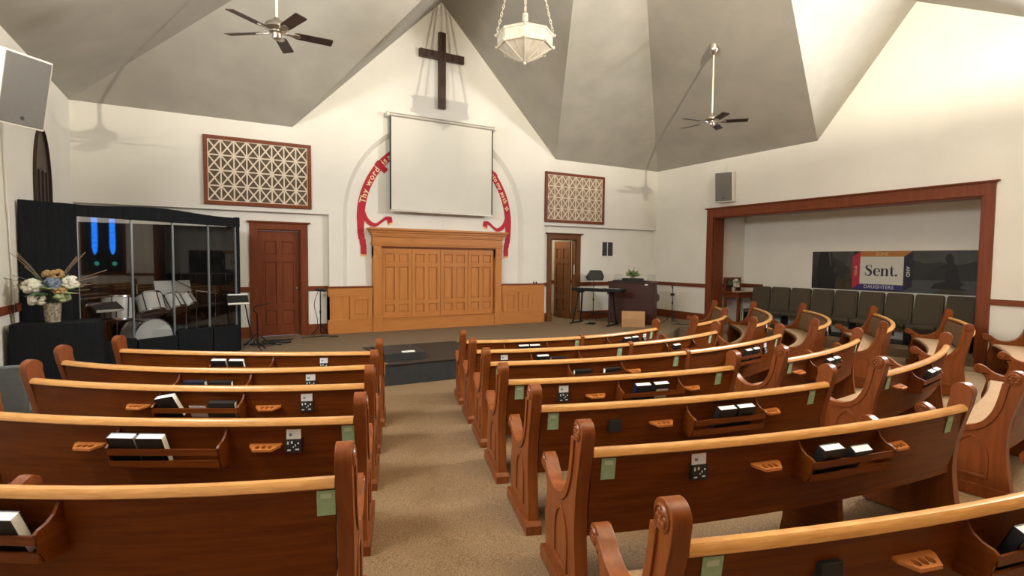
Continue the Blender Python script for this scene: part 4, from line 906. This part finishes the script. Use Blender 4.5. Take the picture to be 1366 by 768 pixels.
# ------------------------------------------------------------------ stands and cables by the left door
t = thing('music_stand', (.58, 10.10, PF), 'thin black music stand with a pale tray beside the drum booth', 'stand')
tf = fr((.33, 10.06, -.70), Vector((.97, .10, 0)).normalized(), Vector((-.08, .74, .66)).normalized(), Vector((.07, -.66, .74)).normalized())
MB().box(-.16, .16, -.10, .10, -.006, .006, tf).build('tray', 'metal_b', t); MB().box(-.16, .16, -.125, -.10, -.006, .02, tf).build('tray_lip', 'spk', t); MB().box(-.14, .16, .09, .12, .0, .012, tf).build('paper_edge', 'paper', t)
MB().tube(smooth_curve([(.34, 10.07, -.71), (.44, 10.09, -.80), (.49, 10.10, -1.1), (.58, 10.10, PF+.1)], 4), .011, 8).build('pole', 'metal_b', t, smooth=60)
for a in (.5, 3.3, 5.2): MB().tube([(.58, 10.10, PF+.22), (.58+.20*cos(a), 10.10+.20*sin(a), PF+.008)], .009, 6).build('leg', 'metal_b', t)
t = stand('microphone_stand', .66, 10.62, -1.02, 'bent black microphone boom stand in front of the closed door', mt='metal_b')
MB().tube(smooth_curve([(.66, 10.62, -1.02), (.60, 10.6, -.92), (.66, 10.6, -.86), (.86, 10.62, -.83)], 4), .010, 8).build('boom', 'metal_b', t, smooth=60)
t = stand('microphone_stand', 1.90, 11.50, -.66, 'straight black microphone stand with draped cable, right of the closed door', mt='metal_b', spread=.2)
MB().tube([(1.80, 11.48, -.63), (1.98, 11.46, -.655)], .03, 8).build('microphone', 'metal_b', t, smooth=60); MB().ball((1.99, 11.46, -.65), .035, 8).build('clip', 'metal_b', t)
MB().tube(smooth_curve([(1.86, 11.49, -.66), (1.78, 11.5, -.95), (1.84, 11.49, -1.3), (1.76, 11.45, PF+.02), (1.5, 11.3, PF+.012)], 5), .007, 6).build('cable', 'metal_b', t, smooth=60)
rnd = random.Random(5)
for k in range(7):
    x, y = .75+rnd.uniform(-.2, .45), 10.75+rnd.uniform(-.2, .3); pts = [(x+rnd.uniform(-.3, .3), y+rnd.uniform(-.22, .22), PF+.012) for _ in range(5)]
    tag(MB().tube(smooth_curve(pts, 5), .008, 6).build('floor_cable', 'metal_b', smooth=60), 'black cable coiled on the platform in front of the closed door', 'cable', 'cables before the closed door')
tag(MB().tube(smooth_curve([(1.5, 11.3, PF+.01), (1.9, 11.35, PF+.01), (2.2, 11.2, PF+.01), (2.0, 11.1, PF+.01)], 5), .007, 6).build('floor_cable', 'metal_b', smooth=60), 'black cable end curling on the platform below the oak wainscot', 'cable')

# ------------------------------------------------------------------ keyboard, organ, box
kd = Vector((.46, -.89, 0)).normalized(); kn = Vector((-kd.y*-1, kd.x*-1, 0)); kn = Vector((kd.y, -kd.x, 0))
K0 = Vector((8.16, 11.2, -.70)); kx = fr(K0, kd, kn, (0, 0, 1))       # along, towards camera, up
t = thing('keyboard', (8.45, 10.6, -.76), 'long black electronic keyboard on its stand in front of the organ', 'keyboard')
MB().box(0, 1.35, -.16, .16, -.06, .02, kx).build('keyboard_body', 'metal_b', t, bev=.012)
MB().box(.08, 1.2, -.15, .0, .018, .024, kx).build('white_keys', 'ivory', t)
MB().box(.35, .75, .05, .13, .018, .026, kx).build('display_panel', 'pexl', t); MB().box(.85, 1.15, .05, .14, .018, .03, kx).build('control_panel', 'vent', t)
t = thing('keyboard_stand', (8.45, 10.6, PF), 'black A-frame keyboard stand in front of the organ', 'stand')
for s, sl in ((.18, -.10), (1.02, .06)):
    for o in (-.14, .14): MB().tube([kx(s, o*.7, -.075), kx(s+sl, o*1.7, PF+.02-K0.z)], .022, 8).build('leg', 'metal_b', t)
    MB().tube([kx(s+sl, -.36, PF+.025-K0.z), kx(s+sl, .36, PF+.025-K0.z)], .02, 8).build('foot', 'metal_b', t); MB().box(s-.03, s+.03, -.17, .17, -.11, -.06, kx).build('cradle', 'metal_b', t)
MB().tube([kx(.12, 0, -.60), kx(1.05, 0, -.60)], .014, 8).build('crossbar', 'metal_b', t)
t = thing('sustain_pedal', tuple(kx(.5, .1, PF-K0.z)), 'silver sustain pedal on the carpet under the keyboard', 'pedal')
MB().box(.38, .62, .0, .12, PF-K0.z, PF-K0.z+.05, kx).build('pedal_base', 'metal_b', t, bev=.006); MB().box(.42, .50, .08, .24, PF-K0.z+.03, PF-K0.z+.055, kx).build('pedal_plate', 'chrome', t, bev=.004)
t = stand('monitor_stand', 8.93, 11.38, -.52, 'stand carrying the small black speaker behind the keyboard', mt='metal_b', spread=.2)
t = thing('small_speaker', (8.93, 11.35, -.52), 'small black wedge speaker on a stand behind the keyboard', 'speaker')
sx = fr((8.93, 11.33, -.38), Vector((.85, -.5, 0)).normalized(), Vector((.5, .85, 0)).normalized(), (0, 0, 1))
MB().prism([(-.20, -.13), (.20, -.13), (.23, -.02), (.16, .14), (-.12, .14), (-.24, -.04)], -.12, .12, lambda a, b, c: sx(a, c, b)).build('cabinet', 'black', t, bev=.015)
MB().box(-.16, .16, -.13, -.12, -.09, .10, sx).build('grille', 'vent', t)
O0 = Vector((8.98, 10.82, PF)); od = Vector((.62, -1.0, 0)).normalized(); on = Vector((-od.y, od.x, 0)); ox = fr(O0, od, on, (0, 0, 1))     # along back, away from camera, up
t = thing('organ_console', (9.6, 10.6, PF), 'dark mahogany organ console with its back to the pews', 'organ'); OL, OH = 1.17, 1.055
MB().box(0, OL, 0, .03, 0, OH, ox).build('back_panel', 'organ', t, bev=.006)
pf = [(0.03, 0), (.62, 0), (.62, .08), (.40, .12), (.40, .55), (.66, .60), (.66, .72), (.42, .80), (.34, OH), (.03, OH)]
for s in (0, OL-.04): MB().prism(pf, s, s+.04, lambda a, b, c: ox(c, a, b)).build('side_panel', 'organ', t, bev=.005)
MB().box(-.02, OL+.02, -.02, .37, OH, OH+.03, ox).build('organ_top', 'organ', t, bev=.006)
MB().box(.04, OL-.04, .40, .65, .60, .68, ox).build('key_desk', 'organ', t); MB().box(.10, OL-.10, .50, .64, .68, .695, ox).build('lower_manual', 'ivory', t); MB().box(.10, OL-.10, .42, .54, .73, .75, ox).build('upper_manual', 'ivory', t); MB().box(.04, OL-.04, .03, .38, .02, .6, ox).build('case', 'organ', t)
MB().box(OL-.20, OL-.08, -.006, .0, .52, .56, ox).build('pull_handle', 'metal_b', t); MB().box(OL-.22, OL-.14, -.006, .0, OH-.05, OH-.02, ox).build('paper_tag', 'page', t)
MB().box(.1, OL-.1, .5, .85, .0, .10, ox).build('pedal_board', 'organ', t)
t = thing('flower_tray', tuple(ox(.58, .16, OH+.03)), 'dark tray of green and cream flowers on the organ top', 'flowers')
MB().box(.10, .98, .02, .30, OH+.03, OH+.065, ox).build('tray', 'metal_b', t, bev=.006); MB().box(.34, .86, .06, .26, OH+.065, OH+.12, ox).build('flower_trough', 'metal_b', t, bev=.01)
c0 = ox(.58, .16, OH+.17); bouquet(t, tuple(c0), .26, .12, [(.02, -.03, .07, .06, 'leafl'), (-.09, .06, .04, .06, 'leafl'), (.10, -.10, .04, .06, 'leafl'), (.04, -.06, .14, .05, 'petal'), (-.05, .03, .11, .05, 'leafl')], 34, 0, 8)
MB().tube([ox(.62, .16, OH+.15), ox(.62, .16, OH+.42)], [.05, .006], 7).build('flower_spike', 'leafl', t)
for s0, s1 in ((.04, .26), (.92, 1.14)): tag(MB().box(s0, s1, .335, .341, OH+.03, OH+.22, ox).build('acrylic_holder', 'acry'), 'clear acrylic sheet standing on the organ top beside the flower tray', 'acrylic sheet', 'acrylic sheets on the organ')
t = thing('wall_sconce_glass', tuple(ox(.0, .5, OH+.05)), 'small clear bottle shape on the wall ledge behind the keyboard', 'bottle')
q = fr((9.05, DR-.06, -.575), *rz(0)); MB().lathe([(.035, 0), (.045, .05), (.04, .13), (.015, .17), (.018, .2)], 12, q).build('bottle_body', 'acry', t, smooth=40); MB().lathe([(.02, .2), (.02, .22)], 10, q).build('bottle_cap', 'spk', t)
bxf = fr((8.68, 9.93, PF), Vector((.77, -.64, 0)).normalized(), Vector((.64, .77, 0)).normalized(), (0, 0, 1))
t = thing('cardboard_box', (8.95, 9.85, PF), 'open brown cardboard box on the carpet before the organ', 'box')
MB().box(0, .55, 0, .30, 0, .20, bxf).build('box_body', 'box', t, bev=.003)
MB().box(0, .55, -.004, .004, 0, .20, fr(bxf(0, .0, .20), Vector((.77, -.64, 0)).normalized(), Vector((-.64*.95, -.77*.95, .3)), Vector((.64*.35, .77*.35, .94)))).build('front_flap', 'box', t); MB().box(0, .55, .295, .302, .20, .36, bxf).build('rear_flap', 'box', t)
t = stand('microphone_stand', 10.21, 9.77, -.55, 'thin black microphone stand at the right end of the organ', mt='metal_b', spread=.3)
MB().tube([(10.21, 9.77, -.70), (10.15, 9.79, -.52)], .009, 6).build('boom', 'metal_b', t); MB().box(10.17, 10.25, 9.74, 9.80, -.86, -.80).build('clip', 'metal_b', t)
tag(MB().tube(smooth_curve([(10.21, 9.77, PF+.012), (10.45, 9.6, PF+.012), (10.9, 9.55, PF+.012), (11.2, 9.7, PF+.012)], 5), .008, 6).build('floor_cable', 'metal_b', smooth=60), 'black cable trailing from the organ microphone stand to the alcove', 'cable')

# ------------------------------------------------------------------ alcove: theatre seats, side table, banner
AF = -1.62
SW = .53; sN = 10
smesh = None
for k in range(sN):
    yc = 9.06-SW*(k+.5); b0 = Vector((12.2, yc, AF))
    lab = ('olive upholstered theatre seat at the end of the row beside the side table' if k == 0 else 'olive upholstered theatre seat in the alcove row, %s from the side table' % ['', 'second', 'third', 'fourth', 'fifth', 'sixth', 'seventh', 'eighth', 'ninth', 'tenth'][k])
    if smesh is None:
        t = thing('theatre_seat', b0, lab, 'seat', 'theatre seats in the alcove row'); smesh = t
        bk = fr((12.34, yc, AF+.40), (0, -1, 0), (.14, 0, .99), (-.99, 0, .14)); w = SW/2-.012
        MB().prism([(-w, 0), (w, 0), (w*.96, .58), (w*.88, .62), (-w*.88, .62), (-w*.96, .58)], -.04, .04, bk).build('backrest', 'seat', t, bev=.02)
        MB().prism([(-w*.86, .06), (w*.86, .06), (w*.82, .55), (-w*.82, .55)], .035, .052, bk).build('back_pad', 'seat', t, bev=.012)
        MB().box(12.0, 12.36, yc-w, yc+w, AF+.34, AF+.43).build('seat_pad', 'seat', t, bev=.03)
        for s in (-1, 1): MB().box(12.05, 12.30, yc+s*(w+.004)-.008, yc+s*(w+.004)+.008, AF, AF+.40).build('standard', 'metal_b', t)
        MB().box(12.02, 12.34, yc-w-.012, yc+w+.012, AF, AF+.02).build('floor_bar', 'metal_b', t)
    else: copy_thing(smesh, b0, (0, 0, 0), lab)
t = thing('side_table', (12.25, 9.35, AF), 'small dark wooden side table in the far corner of the alcove', 'table')
MB().box(11.86, 12.62, 9.08, 9.63, -.80, -.765).build('table_top', 'darkh', t, bev=.006); MB().box(11.92, 12.56, 9.12, 9.58, -.92, -.80).build('apron', 'darkh', t)
for x in (11.94, 12.50):
    for y in (9.14, 9.53): MB().box(x, x+.05, y, y+.05, AF, -.80).build('leg', 'dark', t)
tag(MB().box(11.88, 12.60, 9.08, 9.30, -.765, -.758).build('table_runner', 'lats', bev=.002), 'pale cloth runner along the front of the alcove side table', 'cloth')
t = thing('wooden_plaque', (12.3, 9.58, -.765), 'dark wooden plaque standing at the back of the alcove side table', 'plaque')
MB().box(11.95, 12.62, 9.585, 9.625, -.765, -.40).build('plaque_board', 'darkh', t, bev=.008); MB().box(12.0, 12.57, 9.575, 9.59, -.72, -.445).build('plaque_panel', 'organ', t, bev=.004)
t = thing('small_vase', (12.02, 9.36, -.758), 'small vase of white roses on the alcove side table', 'vase')
MB().lathe([(.04, -.765), (.05, -.72), (.055, -.66), (.045, -.65)], 14, fr((12.02, 9.36, 0), *rz(0))).build('vase_body', 'glassv', t, smooth=40)
bouquet(t, (12.02, 9.36, -.56), .20, .16, [(.03, -.05, .0, .07, 'petal'), (.10, -.04, .02, .065, 'petal'), (-.02, -.06, .07, .065, 'petal'), (.08, -.06, -.06, .06, 'petal'), (.06, -.03, .09, .055, 'petal'), (0, -.05, -.05, .055, 'petal')], 22, 0, 12)
# banner: (a from far end to near end, z)
BY0, BY1, BZ0, BZ1 = 7.72, 4.42, -.60, .285; bxw = ab-.004; BW = BY0-BY1; BH = BZ1-BZ0
t = thing('wall_banner', (ab-.01, (BY0+BY1)/2, BZ0), 'wide dark photo banner with a white square reading Sent. on the alcove wall', 'banner')
bf = lambda a, b, c: (bxw-c, BY0-a*BW, BZ0+b*BH)
def bp(name, poly, mt, lay): return MB().prism(poly, .0, .006+.0012*lay, bf).build(name, mt, t)
bp('banner_cloth', [(0, 0), (1, 0), (1, 1), (0, 1)], 'photo2', 0)
bp('white_margin', [(0, -.085), (1, -.085), (1, .0), (0, .0)], 'bwhite', 0)
bp('hillside_photo', [(0, 0), (.29, 0), (.29, 1), (0, 1)], 'photo1', 1)
bp('grey_sky', [(.14, 1), (.29, 1), (.29, .45), (.22, .72), (.15, .85)], 'sky', 2); bp('brown_slope', [(.15, 0), (.29, 0), (.29, .22), (.22, .30), (.16, .35)], 'hill', 2)
bp('climber_figure', [(.05, 0), (.17, 0), (.18, .5), (.15, .62), (.13, 1), (.06, 1), (.03, .5)], 'figure', 3)
bp('pale_strap', [(.115, 1), (.13, 1), (.142, .62), (.132, .60)], 'lake', 4); bp('hand_shape', [(.155, .55), (.172, .58), (.175, .42), (.16, .40)], 'hill', 4)
bp('lake_sky', [(.63, 1), (1, 1), (1, .80), (.93, .70), (.86, .66), (.80, .74), (.72, .70), (.63, .80)], 'sky', 1); bp('lake_water', [(.60, 0), (1, 0), (1, .32), (.60, .30)], 'lake', 1)
bp('seated_figure', [(.75, .12), (.93, .10), (.935, .2), (.895, .32), (.885, .62), (.865, .72), (.862, .86), (.845, .93), (.825, .90), (.82, .78), (.83, .70), (.79, .62), (.785, .57), (.825, .60), (.825, .30), (.77, .24)], 'figure', 3)
bp('boat_bow', [(.76, 0), (.93, 0), (.90, .12), (.84, .16)], 'hill', 2); bp('boat_rail', [(.90, .16), (.99, .02), (1, .05), (.915, .24)], 'lake', 4)
bp('white_square', [(.335, .17), (.60, .17), (.60, .86), (.335, .86)], 'bwhite', 5)
bp('red_side', [(.285, .03), (.335, .17), (.335, 1), (.285, .86)], 'bred', 5); bp('orange_side', [(.335, .86), (.60, .86), (.65, 1), (.335, 1)], 'borange', 6)
bp('navy_side', [(.335, .17), (.285, .03), (.60, .03), (.60, .17)], 'bnavy', 6); bp('black_side', [(.60, .03), (.60, .86), (.65, 1), (.65, .14)], 'bink', 7)
def btext(s, a, b, size, mt, rot=0, lay=9, bold=0):
    vs, fs = text_geo(s, size, .0008); ca, sa = cos(rot), sin(rot)
    MB().add([(bxw-.006-.0012*lay-v[2], BY0-a*BW-(v[0]*ca-v[1]*sa), BZ0+b*BH+(v[0]*sa+v[1]*ca)) for v in vs], fs).build('printed_word', mt, t)
GS = .335
def bstroke(cl, wd_, ox_, closed=False):
    L_, R_ = [], []
    for i, p in enumerate(cl):
        q0 = cl[max(i-1, 0)]; q1 = cl[min(i+1, len(cl)-1)]; d = Vector((q1[0]-q0[0], q1[1]-q0[1])).normalized(); w = wd_[i]/2
        L_.append((p[0]-d.y*w, p[1]+d.x*w)); R_.append((p[0]+d.y*w, p[1]-d.x*w))
    return [(ox_+p[0], p[1]) for p in L_ + R_[::-1]]
def bglyph(polys):
    b = MB()
    for q in polys: b.prism(q, .006, .018, lambda a, z, c: (bxw-c, BY0-.467*BW+.66/2-a*GS, BZ0+.38*BH+z*GS))
    b.build('printed_letter', 'bink', t)
def sm(cl, w): c = smooth_curve([(p[0], p[1], v) for p, v in zip(cl, w)], 4); return [q[:2] for q in c], [q[2] for q in c]
bxr = lambda a0, a1, b0, b1, o: [(o+a0, b0), (o+a1, b0), (o+a1, b1), (o+a0, b1)]
sc, sw_ = sm([(.40, .58), (.33, .68), (.22, .70), (.12, .64), (.10, .54), (.17, .45), (.30, .36), (.38, .26), (.37, .12), (.28, .03), (.16, .02), (.06, .08), (.03, .17)], [.03, .035, .04, .09, .11, .13, .15, .13, .11, .09, .04, .035, .03])
bglyph([bstroke(sc, sw_, 0), bxr(.39, .415, .50, .71, 0), bxr(.015, .04, .01, .22, 0)])
ec, ew = sm([(.40, .27), (.385, .39), (.30, .48), (.20, .48), (.11, .40), (.08, .25), (.12, .10), (.22, .03), (.32, .04), (.40, .13)], [.08, .08, .05, .05, .10, .125, .10, .06, .04, .025])
bglyph([bstroke(ec, ew, .50), bxr(.08, .43, .255, .285, .50)])
nc, nw = sm([(.15, .34), (.20, .42), (.28, .465), (.36, .44), (.395, .35), (.395, .0)], [.03, .03, .05, .09, .115, .115])
bglyph([bxr(.06, .175, 0, .50, .95), bxr(0, .235, 0, .03, .95), bxr(0, .10, .47, .50, .95), bstroke(nc, nw, .95), bxr(.29, .51, 0, .03, .95)])
tc_, tw_ = sm([(.135, .66), (.135, .40), (.135, .14), (.165, .05), (.235, .025), (.30, .08)], [.03, .115, .115, .10, .05, .025])
bglyph([bstroke(tc_, tw_, 1.48), bxr(0, .30, .455, .485, 1.48)])
bglyph([[(1.88+.065*cos(k*PI/6), .06+.065*sin(k*PI/6)) for k in range(12)]])
btext('SONS', .47, .89, .10, 'btan'); btext('DAUGHTERS', .455, .065, .105, 'blav'); btext('YOUR', .318, .50, .085, 'btan', PI/2); btext('AND', .616, .50, .10, 'bwhite', -PI/2)
